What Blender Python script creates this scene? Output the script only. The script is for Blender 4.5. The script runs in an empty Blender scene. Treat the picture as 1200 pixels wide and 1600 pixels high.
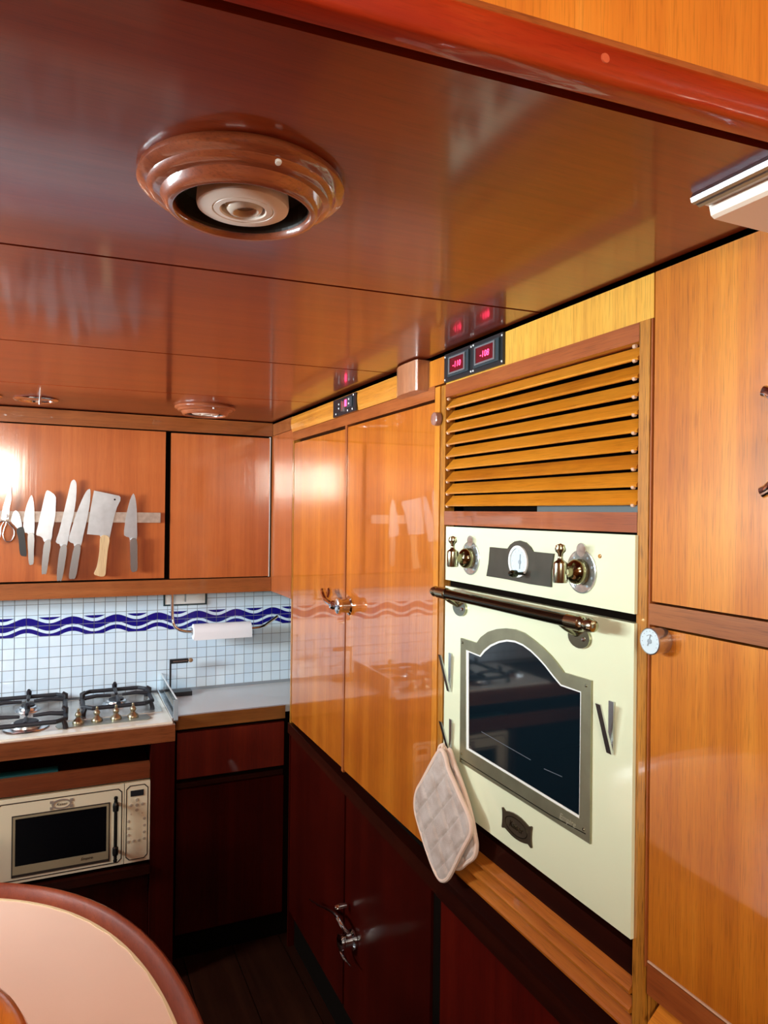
import bpy, bmesh, math, random
from mathutils import Vector, Matrix
random.seed(7)
S = bpy.context.scene
COL = S.collection
EYE = 1.65

# ------------------------------------------------------------------ camera
cam_d = bpy.data.cameras.new('camera'); cam = bpy.data.objects.new('camera', cam_d); COL.objects.link(cam)
cam_d.sensor_fit = 'VERTICAL'; cam_d.sensor_height = 24.0; cam_d.lens = 1112.0/1600.0*24.0
cam_d.clip_start = 0.02
yaw, roll, pitch = math.radians(24.4), 0.0118, 1.0/1112.0
f0 = Vector((math.sin(yaw), math.cos(yaw), 0)); r0 = Vector((math.cos(yaw), -math.sin(yaw), 0)); u0 = Vector((0, 0, 1))
fw = f0*math.cos(pitch) + u0*math.sin(pitch); u1 = u0*math.cos(pitch) - f0*math.sin(pitch)
rt = r0*math.cos(roll) + u1*math.sin(roll); up = u1*math.cos(roll) - r0*math.sin(roll)
m = Matrix((rt, up, -fw)).transposed().to_4x4(); m.translation = Vector((0, 0, EYE)); cam.matrix_world = m
S.camera = cam

# ------------------------------------------------------------------ world, lights, exposure
w = bpy.data.worlds.new('sky'); S.world = w; w.use_nodes = True
w.node_tree.nodes['Background'].inputs[0].default_value = (0.80, 0.90, 1.0, 1)
w.node_tree.nodes['Background'].inputs[1].default_value = 1.6
S.view_settings.view_transform = 'Standard'; S.view_settings.look = 'None'
S.view_settings.gamma = 1.0; S.view_settings.use_curve_mapping = False
S.view_settings.exposure = 0.36

def area(name, loc, direction, sx, sy, power, color):
    L = bpy.data.lights.new(name, 'AREA'); L.shape = 'RECTANGLE'; L.size = sx; L.size_y = sy
    L.energy = power; L.color = color
    o = bpy.data.objects.new(name, L); o.location = loc
    o.rotation_euler = Vector(direction).to_track_quat('-Z', 'Y').to_euler(); COL.objects.link(o)
    return o
# daylight just outside each of the cabin's windows
area('daylight_side_window', (-1.62, 1.70, 1.62), (1, 0.05, -0.05), 1.25, 0.42, 165, (0.84, 0.96, 1.0))
area('daylight_aft_window', (-0.85, -1.92, 1.99), (0.25, 1, -0.08), 0.92, 0.36, 46, (1.0, 0.92, 0.76))
area('daylight_skylight', (-0.35, -0.55, 2.62), (0.0, 0.0, -1), 1.0, 0.7, 9, (1.0, 0.94, 0.84))

# ------------------------------------------------------------------ helpers
def box(bm, x0, x1, y0, y1, z0, z1):
    vs = [bm.verts.new((x, y, z)) for x in (x0, x1) for y in (y0, y1) for z in (z0, z1)]
    for f in ((0,1,3,2), (4,6,7,5), (0,4,5,1), (2,3,7,6), (0,2,6,4), (1,5,7,3)):
        bm.faces.new([vs[i] for i in f])
    return vs
def B(*boxes):
    bm = bmesh.new()
    for b in boxes: box(bm, *b)
    return bm
def place(p, axis, c):
    return (c, p[0], p[1]) if axis == 'x' else (p[0], c, p[1]) if axis == 'y' else (p[0], p[1], c)
def prism(bm, pts, axis, a, b):
    A = [bm.verts.new(place(p, axis, a)) for p in pts]; Bv = [bm.verts.new(place(p, axis, b)) for p in pts]
    n = len(pts)
    bm.faces.new(A); bm.faces.new(Bv)
    for i in range(n): bm.faces.new((A[i], A[(i+1) % n], Bv[(i+1) % n], Bv[i]))
    return bm
def P(pts, axis, a, b): return prism(bmesh.new(), pts, axis, a, b)
def frame(bm, outer, inner, axis, a, b):
    """a flat ring between two outlines with the same number of points"""
    n = len(outer); L = [[bm.verts.new(place(p, axis, c)) for p in o] for o in (outer, inner) for c in (a, b)]
    for i in range(n):
        j = (i+1) % n
        for q, r in ((0, 1), (1, 3), (3, 2), (2, 0)): bm.faces.new((L[q][i], L[q][j], L[r][j], L[r][i]))
    return bm
def basis(d):
    d = Vector(d).normalized(); t = Vector((0, 0, 1)) if abs(d.z) < 0.9 else Vector((1, 0, 0))
    a = d.cross(t).normalized(); return d, a, d.cross(a).normalized()
def lathe(bm, c, d, prof, seg=24):
    """profile of (radius, height along d) turned about the axis d through c"""
    d, a, b = basis(d); c = Vector(c); rings = []
    for r, h in prof:
        if r < 1e-6: rings.append([bm.verts.new(c + d*h)])
        else: rings.append([bm.verts.new(c + d*h + (a*math.cos(2*math.pi*i/seg) + b*math.sin(2*math.pi*i/seg))*r) for i in range(seg)])
    for R0, R1 in zip(rings, rings[1:]):
        for i in range(seg):
            j = (i+1) % seg
            if len(R0) == 1 and len(R1) == 1: continue
            if len(R0) == 1: bm.faces.new((R0[0], R1[i], R1[j]))
            elif len(R1) == 1: bm.faces.new((R0[i], R0[j], R1[0]))
            else: bm.faces.new((R0[i], R0[j], R1[j], R1[i]))
    return bm
def tube(bm, path, r, seg=10, flat=1.0):
    path = [Vector(p) for p in path]; n = len(path); prev = None; rings = []
    rs = r if isinstance(r, (list, tuple)) else [r]*n
    for i, p in enumerate(path):
        d = (path[min(i+1, n-1)] - path[max(i-1, 0)]).normalized()
        if prev is None: _, a, b = basis(d)
        else:
            a = (prev - d*prev.dot(d)).normalized(); b = d.cross(a)
        prev = a
        rings.append([bm.verts.new(p + (a*math.cos(2*math.pi*k/seg) + b*math.sin(2*math.pi*k/seg)*flat)*rs[i]) for k in range(seg)])
    for R0, R1 in zip(rings, rings[1:]):
        for k in range(seg):
            j = (k+1) % seg; bm.faces.new((R0[k], R0[j], R1[j], R1[k]))
    bm.faces.new(rings[0]); bm.faces.new(rings[-1]); return bm
def smooth_path(pts, n=6, closed=False):
    pts = [Vector(p) for p in pts]; out = []; N = len(pts)
    for i in range(N if closed else N-1):
        g = (lambda k: pts[k % N]) if closed else (lambda k: pts[max(0, min(N-1, k))])
        p0, p1, p2, p3 = g(i-1), g(i), g(i+1), g(i+2)
        for k in range(n):
            t = k/n; out.append(0.5*((2*p1) + (p2-p0)*t + (2*p0-5*p1+4*p2-p3)*t*t + (3*p1-p0-3*p2+p3)*t**3))
    if not closed: out.append(pts[-1])
    return out
def sm2(pts, n=4):
    return [(p.x, p.y) for p in smooth_path([(a, b, 0) for a, b in pts], n, True)]
def origin(o):
    v = Vector((0, 0, 0))
    while o is not None: v += o.location; o = o.parent
    return v
def part(name, bm, mat, parent=None, bev=0.0, smooth=False, kind=None, label=None, seg=1):
    if bev > 0:
        bmesh.ops.bevel(bm, geom=[e for e in bm.edges if len(e.link_faces) == 2 and e.calc_face_angle(0) > 0.5], offset=bev, segments=seg, affect='EDGES', profile=0.6)
    bmesh.ops.recalc_face_normals(bm, faces=bm.faces)
    off = origin(parent)
    if off.length > 0: bmesh.ops.translate(bm, verts=bm.verts, vec=-off)
    me = bpy.data.meshes.new(name); bm.to_mesh(me); bm.free()
    if smooth:
        me.polygons.foreach_set('use_smooth', [True]*len(me.polygons))
        me.set_sharp_from_angle(angle=math.radians(40))
    me.materials.append(mat)
    o = bpy.data.objects.new(name, me); COL.objects.link(o); o.parent = parent
    if kind: o['kind'] = kind
    if label: o['label'] = label
    return o
def thing(name, label, cat, loc, group=None):
    o = bpy.data.objects.new(name, None); COL.objects.link(o); o.location = loc; o.empty_display_size = 0.05
    o['label'] = label; o['category'] = cat
    if group: o['group'] = group
    return o
def struct(name, loc=(0, 0, 0), label=None):
    o = bpy.data.objects.new(name, None); COL.objects.link(o); o.location = loc; o['kind'] = 'structure'
    if label: o['label'] = label
    return o
def tag(o, label, cat, group=None):
    o['label'] = label; o['category'] = cat
    if group: o['group'] = group
    return o
def text_bm(s, size, extrude, M, shear=0.0, spacing=1.0):
    cu = bpy.data.curves.new('lettering', 'FONT'); cu.body = s; cu.size = size; cu.extrude = extrude
    cu.align_x = 'CENTER'; cu.align_y = 'CENTER'; cu.shear = shear; cu.space_character = spacing; cu.resolution_u = 3
    o = bpy.data.objects.new('lettering_source', cu); COL.objects.link(o)
    dg = bpy.context.evaluated_depsgraph_get(); me = bpy.data.meshes.new_from_object(o.evaluated_get(dg))
    bm = bmesh.new(); bm.from_mesh(me); bmesh.ops.transform(bm, matrix=M, verts=bm.verts)
    bpy.data.objects.remove(o); bpy.data.meshes.remove(me); bpy.data.curves.remove(cu)
    return bm
def M_right(x, y, z):    # text on a plane facing -X (reads towards -Y)
    return Matrix(((0, 0, -1, x), (-1, 0, 0, y), (0, 1, 0, z), (0, 0, 0, 1)))
def M_back(x, y, z):     # text on a plane facing -Y
    return Matrix(((1, 0, 0, x), (0, 0, -1, y), (0, 1, 0, z), (0, 0, 0, 1)))
def M_down(x, y, z): return Matrix(((1, 0, 0, x), (0, -1, 0, y), (0, 0, -1, z), (0, 0, 0, 1)))

# ------------------------------------------------------------------ materials
def new_mat(name):
    m = bpy.data.materials.new(name); m.use_nodes = True; nt = m.node_tree
    return m, nt, nt.nodes['Principled BSDF']
def plain(name, col, rough=0.5, metal=0.0, coat=0.0, noise=0.0, nscale=20, emit=0.0, bump=0.0, spec=0.5):
    m, nt, b = new_mat(name)
    b.inputs['Base Color'].default_value = (*col, 1); b.inputs['Roughness'].default_value = rough
    b.inputs['Metallic'].default_value = metal; b.inputs['Coat Weight'].default_value = coat
    b.inputs['Coat Roughness'].default_value = 0.06; b.inputs['Specular IOR Level'].default_value = spec
    if emit: b.inputs['Emission Color'].default_value = (*col, 1); b.inputs['Emission Strength'].default_value = emit
    if noise or bump:
        tc = nt.nodes.new('ShaderNodeTexCoord'); n = nt.nodes.new('ShaderNodeTexNoise')
        n.inputs['Scale'].default_value = nscale; n.inputs['Detail'].default_value = 6
        nt.links.new(tc.outputs['Object'], n.inputs['Vector'])
        if noise:
            mx = nt.nodes.new('ShaderNodeMix'); mx.data_type = 'RGBA'
            mx.inputs[6].default_value = (*[c*(1-noise) for c in col], 1); mx.inputs[7].default_value = (*[min(1, c*(1+noise)) for c in col], 1)
            nt.links.new(n.outputs['Fac'], mx.inputs[0]); nt.links.new(mx.outputs[2], b.inputs['Base Color'])
        if bump:
            bp = nt.nodes.new('ShaderNodeBump'); bp.inputs['Strength'].default_value = bump; bp.inputs['Distance'].default_value = 0.001
            nt.links.new(n.outputs['Fac'], bp.inputs['Height']); nt.links.new(bp.outputs[0], b.inputs['Normal'])
    return m
def wood(name, dark, mid, light, grain='z', rough=0.16, coat=0.7, coat_rough=0.05, streak=1.0, pore=0.28, bump=0.12, cbump=0.2, cior=1.75, spec=0.35):
    """varnished timber: fine fibres, broad ribbon stripes, short dark pores, all along one grain direction"""
    m, nt, b = new_mat(name); N = nt.nodes.new; K = nt.links.new
    tc = N('ShaderNodeTexCoord'); oi = N('ShaderNodeObjectInfo')
    mul = N('ShaderNodeVectorMath'); mul.operation = 'MULTIPLY_ADD'
    K(oi.outputs['Random'], mul.inputs[0]); mul.inputs[1].default_value = (13.1, 7.7, 5.3); K(tc.outputs['Object'], mul.inputs[2])
    gi = 'xyz'.index(grain)
    def nz(across, along, detail, rough_=0.55, dist=0.0):
        mp = N('ShaderNodeMapping'); sc = [across]*3; sc[gi] = along; mp.inputs['Scale'].default_value = sc
        K(mul.outputs[0], mp.inputs['Vector'])
        n = N('ShaderNodeTexNoise'); n.inputs['Scale'].default_value = 1; n.inputs['Detail'].default_value = detail
        n.inputs['Roughness'].default_value = rough_; n.inputs['Distortion'].default_value = dist
        K(mp.outputs[0], n.inputs['Vector']); return n.outputs['Fac']
    broad, fine, pores, cross = nz(14, 0.5, 3, 0.5, 0.3), nz(90, 1.6, 5, 0.6), nz(620, 22, 2, 0.5), nz(3.0, 5.0, 3)
    def ma(op, a, bb):
        x = N('ShaderNodeMath'); x.operation = op
        for i, v in enumerate((a, bb)):
            if isinstance(v, (int, float)): x.inputs[i].default_value = v
            else: K(v, x.inputs[i])
        return x.outputs[0]
    f = ma('ADD', ma('MULTIPLY', broad, 0.50*streak), ma('MULTIPLY', fine, 0.32))
    f = ma('ADD', f, ma('MULTIPLY', cross, 0.30))
    f = ma('ADD', f, -0.06 - 0.25*(streak-1))
    cr = N('ShaderNodeValToRGB'); e = cr.color_ramp.elements
    e[0].position = 0.30; e[0].color = (*dark, 1); e[1].position = 0.74; e[1].color = (*light, 1)
    md = cr.color_ramp.elements.new(0.5); md.color = (*mid, 1)
    K(f, cr.inputs[0])
    pr = N('ShaderNodeValToRGB'); pr.color_ramp.elements[0].position = 0.30; pr.color_ramp.elements[0].color = (1-pore, 1-pore, 1-pore, 1)
    pr.color_ramp.elements[1].position = 0.48; pr.color_ramp.elements[1].color = (1, 1, 1, 1); K(pores, pr.inputs[0])
    mx = N('ShaderNodeMix'); mx.data_type = 'RGBA'; mx.blend_type = 'MULTIPLY'; mx.inputs[0].default_value = 1
    K(cr.outputs[0], mx.inputs[6]); K(pr.outputs[0], mx.inputs[7]); K(mx.outputs[2], b.inputs['Base Color'])
    b.inputs['Roughness'].default_value = rough + 0.2; b.inputs['Specular IOR Level'].default_value = spec
    b.inputs['Coat Weight'].default_value = coat; b.inputs['Coat Roughness'].default_value = coat_rough; b.inputs['Coat IOR'].default_value = cior
    bp = N('ShaderNodeBump'); bp.inputs['Strength'].default_value = bump; bp.inputs['Distance'].default_value = 0.0006
    K(ma('ADD', fine, ma('MULTIPLY', cross, 0.8)), bp.inputs['Height']); K(bp.outputs[0], b.inputs['Normal'])
    b2 = N('ShaderNodeBump'); b2.inputs['Strength'].default_value = bump*cbump; b2.inputs['Distance'].default_value = 0.0006
    K(fine, b2.inputs['Height']); K(b2.outputs[0], b.inputs['Coat Normal'])
    return m

G = ((0.38, 0.092, 0.006), (0.60, 0.185, 0.012), (0.84, 0.34, 0.035))       # golden varnished teak
GH = ((0.36, 0.085, 0.006), (0.66, 0.225, 0.013), (0.82, 0.33, 0.03))
R = ((0.22, 0.045, 0.010), (0.34, 0.085, 0.018), (0.50, 0.16, 0.04))     # red brown rails
BK = ((0.30, 0.062, 0.013), (0.42, 0.098, 0.021), (0.54, 0.150, 0.036))     # galley cupboards
CE = ((0.15, 0.014, 0.0008), (0.22, 0.024, 0.001), (0.31, 0.042, 0.002))      # ceiling wood: redder, its dimmer grazing light put into the colour
DK = ((0.020, 0.0011, 0.0004), (0.033, 0.0017, 0.0005), (0.056, 0.003, 0.0008))   # dark red lower cupboards, darkened further in place of shade
gold_z = wood('golden_wood_upright', *G, grain='z', coat=1.0, pore=0.30); gold_y = wood('golden_wood_level', *GH, grain='y', streak=1.1)
rail_y = wood('red_rail_wood', *R, grain='y'); rail_z = wood('red_stile_wood', *R, grain='z'); rail_x = wood('red_beam_wood', *R, grain='x')
locker_z = wood('polished_locker_wood', (0.34, 0.070, 0.005), (0.50, 0.125, 0.008), (0.70, 0.22, 0.018), grain='z', coat=1.0, coat_rough=0.035, pore=0.25, cbump=0.12, cior=2.2)
stile_z = wood('golden_stile_wood', (0.30, 0.10, 0.012), (0.47, 0.18, 0.02), (0.66, 0.30, 0.04), grain='z', pore=0.7)
back_z = wood('galley_wood_upright', *BK, grain='z', coat=0.9, coat_rough=0.10, pore=0.12, cbump=1.3); back_x = wood('galley_wood_level', (0.18,0.042,0.009), (0.28,0.075,0.016), (0.40,0.13,0.035), grain='x')
ceil_x = wood('shaded_ceiling_wood', *CE, grain='x', streak=0.7, pore=0.2, coat=0.9, coat_rough=0.11, cior=1.5)
dark_z = wood('shaded_red_mahogany', *DK, grain='z', coat=0.05, spec=0.12); dark_y = wood('dark_rail_mahogany', (0.012, 0.0016, 0.001), (0.022, 0.003, 0.001), (0.045, 0.006, 0.002), grain='y', coat=0.15, spec=0.15)
dark_x = wood('dark_shelf_mahogany', (0.012, 0.0016, 0.001), (0.022, 0.003, 0.001), (0.045, 0.006, 0.002), grain='x', coat=0.12, spec=0.15)
moul_x = wood('coaming_moulding_wood', (0.22, 0.010, 0.003), (0.36, 0.025, 0.005), (0.55, 0.08, 0.015), grain='x', pore=0.2)
coam_z = wood('coaming_veneer', (0.60, 0.17, 0.02), (0.78, 0.27, 0.03), (0.92, 0.42, 0.07), grain='z', pore=0.2, coat=0.3)
lamp_w = wood('turned_lamp_wood', (0.16, 0.03, 0.012), (0.28, 0.07, 0.025), (0.42, 0.13, 0.05), grain='x', coat=1.0)
rim_x = wood('table_rim_wood', (0.12, 0.018, 0.005), (0.20, 0.035, 0.010), (0.32, 0.07, 0.02), grain='y', coat=0.6)
floor_y = wood('dark_floor_wood', (0.012, 0.003, 0.001), (0.02, 0.005, 0.002), (0.035, 0.01, 0.004), grain='y', coat=0.1)
handle_w = wood('pale_handle_wood', (0.50, 0.32, 0.16), (0.62, 0.43, 0.23), (0.74, 0.56, 0.34), grain='z', coat=0.0, rough=0.4)
void = plain('dark_recess', (0.004, 0.002, 0.001), 0.9, spec=0.05)  # near black, standing in for the shade inside gaps and hollows
cream = plain('cream_enamel', (0.80, 0.84, 0.58), 0.10, coat=0.6, noise=0.02, nscale=3)
cream_mw = plain('microwave_cream', (0.76, 0.64, 0.44), 0.28, coat=0.3, noise=0.03, nscale=4)
hobm = plain('hob_enamel', (0.82, 0.76, 0.64), 0.15, coat=0.5, noise=0.03)
bronze = plain('aged_bronze', (0.36, 0.35, 0.23), 0.36, metal=0.85, noise=0.25, nscale=25)
brass = plain('antique_brass', (0.38, 0.37, 0.25), 0.18, metal=1.0, noise=0.15)
gun = plain('dark_bronze', (0.065, 0.072, 0.055), 0.16, metal=1.0)
chrome = plain('chrome', (0.78, 0.80, 0.82), 0.07, metal=1.0)
steel = plain('brushed_steel', (0.72, 0.74, 0.76), 0.26, metal=1.0, noise=0.12, nscale=40)
blade_m = plain('blade_steel', (0.54, 0.57, 0.62), 0.30, metal=0.85, noise=0.22, nscale=30)
hdl_m = plain('knife_handle_steel', (0.42, 0.44, 0.47), 0.25, metal=0.95)
stripm = plain('magnet_strip_steel', (0.42, 0.33, 0.28), 0.45, metal=0.8, noise=0.45, nscale=50)
black = plain('black_plastic', (0.012, 0.013, 0.016), 0.35)
panelm = plain('instrument_panel_black', (0.025, 0.045, 0.055), 0.30)
iron = plain('cast_iron', (0.010, 0.011, 0.017), 0.5, noise=0.3, nscale=60, bump=0.3)
bglass = plain('dark_oven_glass', (0.004, 0.010, 0.015), 0.04, coat=0.6)
mglass = plain('microwave_glass', (0.002, 0.002, 0.003), 0.10, spec=0.15)
white_p = plain('white_plastic', (0.84, 0.86, 0.85), 0.35)
ledred = plain('red_led_digits', (1.0, 0.03, 0.10), 0.5, emit=6.0)
leddim = plain('red_led_window', (0.12, 0.004, 0.01), 0.15)
topw = plain('worktop_laminate', (0.66, 0.64, 0.63), 0.22, noise=0.04, nscale=5)
tablem = plain('table_laminate', (0.95, 0.70, 0.54), 0.30, noise=0.05, nscale=4, coat=0.2)
paper = plain('paper_roll', (0.86, 0.86, 0.90), 0.8, bump=0.3, nscale=80)
diffus = plain('lamp_diffuser', (0.95, 0.80, 0.64), 0.4)
lampcream = plain('lamp_cream', (0.95, 0.86, 0.74), 0.3)
lens = plain('lamp_lens', (0.62, 0.52, 0.42), 0.12, coat=0.5)
piping = plain('cotton_piping', (0.78, 0.58, 0.46), 0.85, bump=0.4, nscale=300)
teal = plain('teal_tray', (0.01, 0.07, 0.07), 0.3)
linef = plain('dark_line_print', (0.03, 0.02, 0.015), 0.4)
buttonm = plain('button_grey_print', (0.42, 0.33, 0.24), 0.4)
dialm = plain('dial_plate', (0.62, 0.64, 0.58), 0.18, metal=0.7, noise=0.45, nscale=90)
clockf = plain('clock_face', (0.62, 0.74, 0.80), 0.2)
thermf = plain('thermometer_face', (0.62, 0.74, 0.78), 0.35)
greyp = plain('grey_print', (0.30, 0.36, 0.40), 0.4)
dowelm = plain('dowel_plug', (0.62, 0.12, 0.05), 0.4)
pegm = plain('pale_pegs', (0.66, 0.42, 0.28), 0.4)
grout = plain('grout', (0.30, 0.33, 0.37), 0.8, noise=0.1, nscale=30)
wallp = plain('painted_cabin_side', (0.40, 0.26, 0.15), 0.6)
floorm = floor_y

def fabric():
    m, nt, b = new_mat('quilted_cotton'); N = nt.nodes.new; K = nt.links.new
    b.inputs['Roughness'].default_value = 0.9; b.inputs['Sheen Weight'].default_value = 0.3
    tc = N('ShaderNodeTexCoord'); n = N('ShaderNodeTexNoise'); n.inputs['Scale'].default_value = 26; n.inputs['Detail'].default_value = 8
    K(tc.outputs['Object'], n.inputs['Vector'])
    cr = N('ShaderNodeValToRGB'); cr.color_ramp.elements[0].position = 0.30; cr.color_ramp.elements[0].color = (0.40, 0.30, 0.24, 1)
    cr.color_ramp.elements[1].position = 0.62; cr.color_ramp.elements[1].color = (0.57, 0.48, 0.42, 1); K(n.outputs['Fac'], cr.inputs[0])
    K(cr.outputs[0], b.inputs['Base Color'])
    v = N('ShaderNodeTexVoronoi'); v.inputs['Scale'].default_value = 420; K(tc.outputs['Object'], v.inputs['Vector'])
    bp = N('ShaderNodeBump'); bp.inputs['Strength'].default_value = 0.5; bp.inputs['Distance'].default_value = 0.0008
    ad = N('ShaderNodeMath'); K(n.outputs['Fac'], ad.inputs[0]); K(v.outputs['Distance'], ad.inputs[1])
    K(ad.outputs[0], bp.inputs['Height']); K(bp.outputs[0], b.inputs['Normal']); return m
cotton = fabric()

def tile_mat(name, wave):
    """glazed white mosaic; with the printed blue wave border where wave is set (print follows wall position)"""
    m, nt, b = new_mat(name); N = nt.nodes.new; K = nt.links.new
    oi = N('ShaderNodeObjectInfo'); mx = N('ShaderNodeMix'); mx.data_type = 'RGBA'
    mx.inputs[6].default_value = (0.66, 0.82, 0.97, 1); mx.inputs[7].default_value = (0.74, 0.88, 0.99, 1)  # white glaze with the blue of the daylight put into its colour
    K(oi.outputs['Random'], mx.inputs[0]); col = mx.outputs[2]
    if wave:
        g = N('ShaderNodeNewGeometry'); sp = N('ShaderNodeSeparateXYZ'); K(g.outputs['Position'], sp.inputs[0])
        def ma(op, a, bb=0.0):
            x = N('ShaderNodeMath'); x.operation = op
            for i, v in enumerate((a, bb)):
                if isinstance(v, (int, float)): x.inputs[i].default_value = v
                else: K(v, x.inputs[i])
            return x.outputs[0]
        ph = ma('MULTIPLY', ma('SUBTRACT', sp.outputs[0], 0.0445), 2*math.pi/0.1603)
        wv = ma('MULTIPLY', ma('SUBTRACT', 1.0, ma('COSINE', ph)), 0.0115)     # 0 on the crest, 0.023 in the trough
        d = ma('SUBTRACT', 1.2315, sp.outputs[2]); e = ma('SUBTRACT', d, wv)
        def band(v, a, c): return ma('MULTIPLY', ma('GREATER_THAN', v, a), ma('LESS_THAN', v, c))
        blue = ma('MAXIMUM', band(e, 0.001, 0.030), ma('MAXIMUM', band(e, 0.041, 0.058), ma('LESS_THAN', e, -0.0115)))
        blue = ma('MULTIPLY', blue, band(d, 0.0, 0.0785))
        m2 = N('ShaderNodeMix'); m2.data_type = 'RGBA'; K(blue, m2.inputs[0]); K(col, m2.inputs[6]); m2.inputs[7].default_value = (0.010, 0.008, 0.20, 1)
        col = m2.outputs[2]
    K(col, b.inputs['Base Color']); b.inputs['Roughness'].default_value = 0.12; b.inputs['Coat Weight'].default_value = 0.3
    n = N('ShaderNodeTexNoise'); n.inputs['Scale'].default_value = 30; tc = N('ShaderNodeTexCoord'); K(tc.outputs['Object'], n.inputs['Vector'])
    bp = N('ShaderNodeBump'); bp.inputs['Strength'].default_value = 0.15; bp.inputs['Distance'].default_value = 0.001
    K(n.outputs['Fac'], bp.inputs['Height']); K(bp.outputs[0], b.inputs['Normal'])
    return m
tile_plain = tile_mat('white_mosaic_daylit', False); tile_wave = tile_mat('blue_wave_mosaic_glaze', True)

def pane_mat(name, tint, gloss=0.12):
    m = bpy.data.materials.new(name); m.use_nodes = True; nt = m.node_tree; nt.nodes.clear()
    o = nt.nodes.new('ShaderNodeOutputMaterial'); t = nt.nodes.new('ShaderNodeBsdfTransparent'); t.inputs[0].default_value = (*tint, 1)
    g = nt.nodes.new('ShaderNodeBsdfGlossy'); g.inputs['Roughness'].default_value = 0.03
    f = nt.nodes.new('ShaderNodeFresnel'); f.inputs[0].default_value = 1.45; mx = nt.nodes.new('ShaderNodeMixShader')
    nt.links.new(f.outputs[0], mx.inputs[0]); nt.links.new(t.outputs[0], mx.inputs[1]); nt.links.new(g.outputs[0], mx.inputs[2]); nt.links.new(mx.outputs[0], o.inputs[0])
    return m
glass = pane_mat('clear_glass', (0.90, 0.96, 0.97)); wglass = pane_mat('window_glass', (0.97, 0.98, 0.99))

# ------------------------------------------------------------------ the setting
fl = struct('floor')
part('floor_base', B((-1.6, 1.2, -1.8, 3.15, -0.05, -0.012)), void, fl)
for i in range(14):
    part('floor_board', B((-1.55+i*0.18, -1.55+i*0.18+0.177, -1.78, 2.9, -0.012, 0.0)), floorm, fl, bev=0.0015)

def seam(y_at0, x): return y_at0 - 0.066*x       # the ceiling seams run slightly out of square
ce = struct('ceiling')
part('ceiling_deck', B((-1.6, 1.2, 0.56, 3.15, 2.032, 2.06)), void, ce)
XL, XR = -1.55, 0.797
ys = [0.534, 1.123, 1.762, 2.350, 3.06]
for a, b_ in zip(ys, ys[1:]):
    g = 0.0036
    far = b_ - g
    pts = [(XL, seam(a, XL)+g), (XR, seam(a, XR)+g), (XR, seam(far, XR)), (XL, seam(far, XL))]
    if b_ > 3: pts[2] = (XR, 2.895); pts[3] = (XL, 2.895)
    part('ceiling_panel', P(pts, 'z', 2.02, 2.032), ceil_x, ce, bev=0.001)
part('seam_filler', P([(XL, seam(0.534, XL)-0.012), (1.1, seam(0.534, 1.1)-0.012), (1.1, seam(0.534, 1.1)+0.03), (XL, seam(0.534, XL)+0.03)], 'z', 2.030, 2.045), void, ce)
# coaming that closes the low ceiling towards the raised roof above the camera
co = struct('trim_1')
def slant_box(y0a, y0b, z0, z1, xa=-1.55, xb=1.1):
    return P([(xa, seam(y0a, xa)), (xb, seam(y0a, xb)), (xb, seam(y0b, xb)), (xa, seam(y0b, xa))], 'z', z0, z1)
part('beam_underside', slant_box(0.495, 0.5165, 2.016, 2.05), rail_x, co, bev=0.002)
bm = bmesh.new(); prof = [(0.497, 2.012), (0.4945, 2.0135), (0.4925, 2.018), (0.4915, 2.026), (0.4915, 2.036), (0.493, 2.0425), (0.4965, 2.046), (0.515, 2.046), (0.515, 2.012)]
rings = [[bm.verts.new((x, seam(y, x), z)) for y, z in prof] for x in (-1.55, -0.6, 0.2, 1.1)]
for r0_, r1_ in zip(rings, rings[1:]):
    for i in range(len(prof)): j = (i+1) % len(prof); bm.faces.new((r0_[i], r0_[j], r1_[j], r1_[i]))
bm.faces.new(rings[0]); bm.faces.new(rings[-1])
part('edge_moulding', bm, moul_x, co, smooth=True)
part('coaming_panel', slant_box(0.503, 0.52, 2.046, 2.60), coam_z, co)
part('dowel_plug', lathe(bmesh.new(), (0.408, 0.4648, 2.030), (0, -1, 0), [(0.0, 0.0012), (0.004, 0.001), (0.0045, 0)], 14), dowelm, co)
part('dowel_plug', lathe(bmesh.new(), (0.60, 0.4520, 2.030), (0, -1, 0), [(0.0, 0.0012), (0.004, 0.001), (0.0045, 0)], 14), dowelm, co)
# raised roof with a skylight, aft wall and cabin side with their windows
rf = struct('ceiling_2')
part('roof_panel', B((-1.6, -0.85, -1.9, 0.52, 2.56, 2.62), (0.15, 1.2, -1.9, 0.52, 2.56, 2.62), (-0.85, 0.15, -1.9, -0.9, 2.56, 2.62), (-0.85, 0.15, -0.2, 0.52, 2.56, 2.62)), coam_z, rf)
wl = struct('wall_left')
part('side_panel_and_light_block', B((-1.6, -1.55, -1.9, 3.15, -0.05, 1.40), (-1.6, -1.55, -1.9, 3.15, 1.84, 2.62), (-1.6, -1.55, -1.9, 1.05, 1.40, 1.84), (-1.6, -1.55, 2.35, 3.15, 1.40, 1.84), (-1.55, -1.13, 0.2, 1.90, 0.0, 1.66)), wood('cabin_side_wood', (0.26,0.08,0.015), (0.36,0.12,0.02), (0.46,0.18,0.04), grain='y', coat=0.2), wl)  # last box: unseen block added to shade the low right side
wn = struct('window_1')
part('window_frame', B((-1.58, -1.54, 1.03, 2.37, 1.38, 1.41), (-1.58, -1.54, 1.03, 2.37, 1.83, 1.86), (-1.58, -1.54, 1.03, 1.06, 1.41, 1.83), (-1.58, -1.54, 2.34, 2.37, 1.41, 1.83), (-1.58, -1.54, 1.69, 1.71, 1.41, 1.83)), rail_y, wn, bev=0.003)
part('pane', B((-1.575, -1.571, 1.06, 2.34, 1.41, 1.83)), wglass, wn)
wr = struct('wall_rear')
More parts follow.
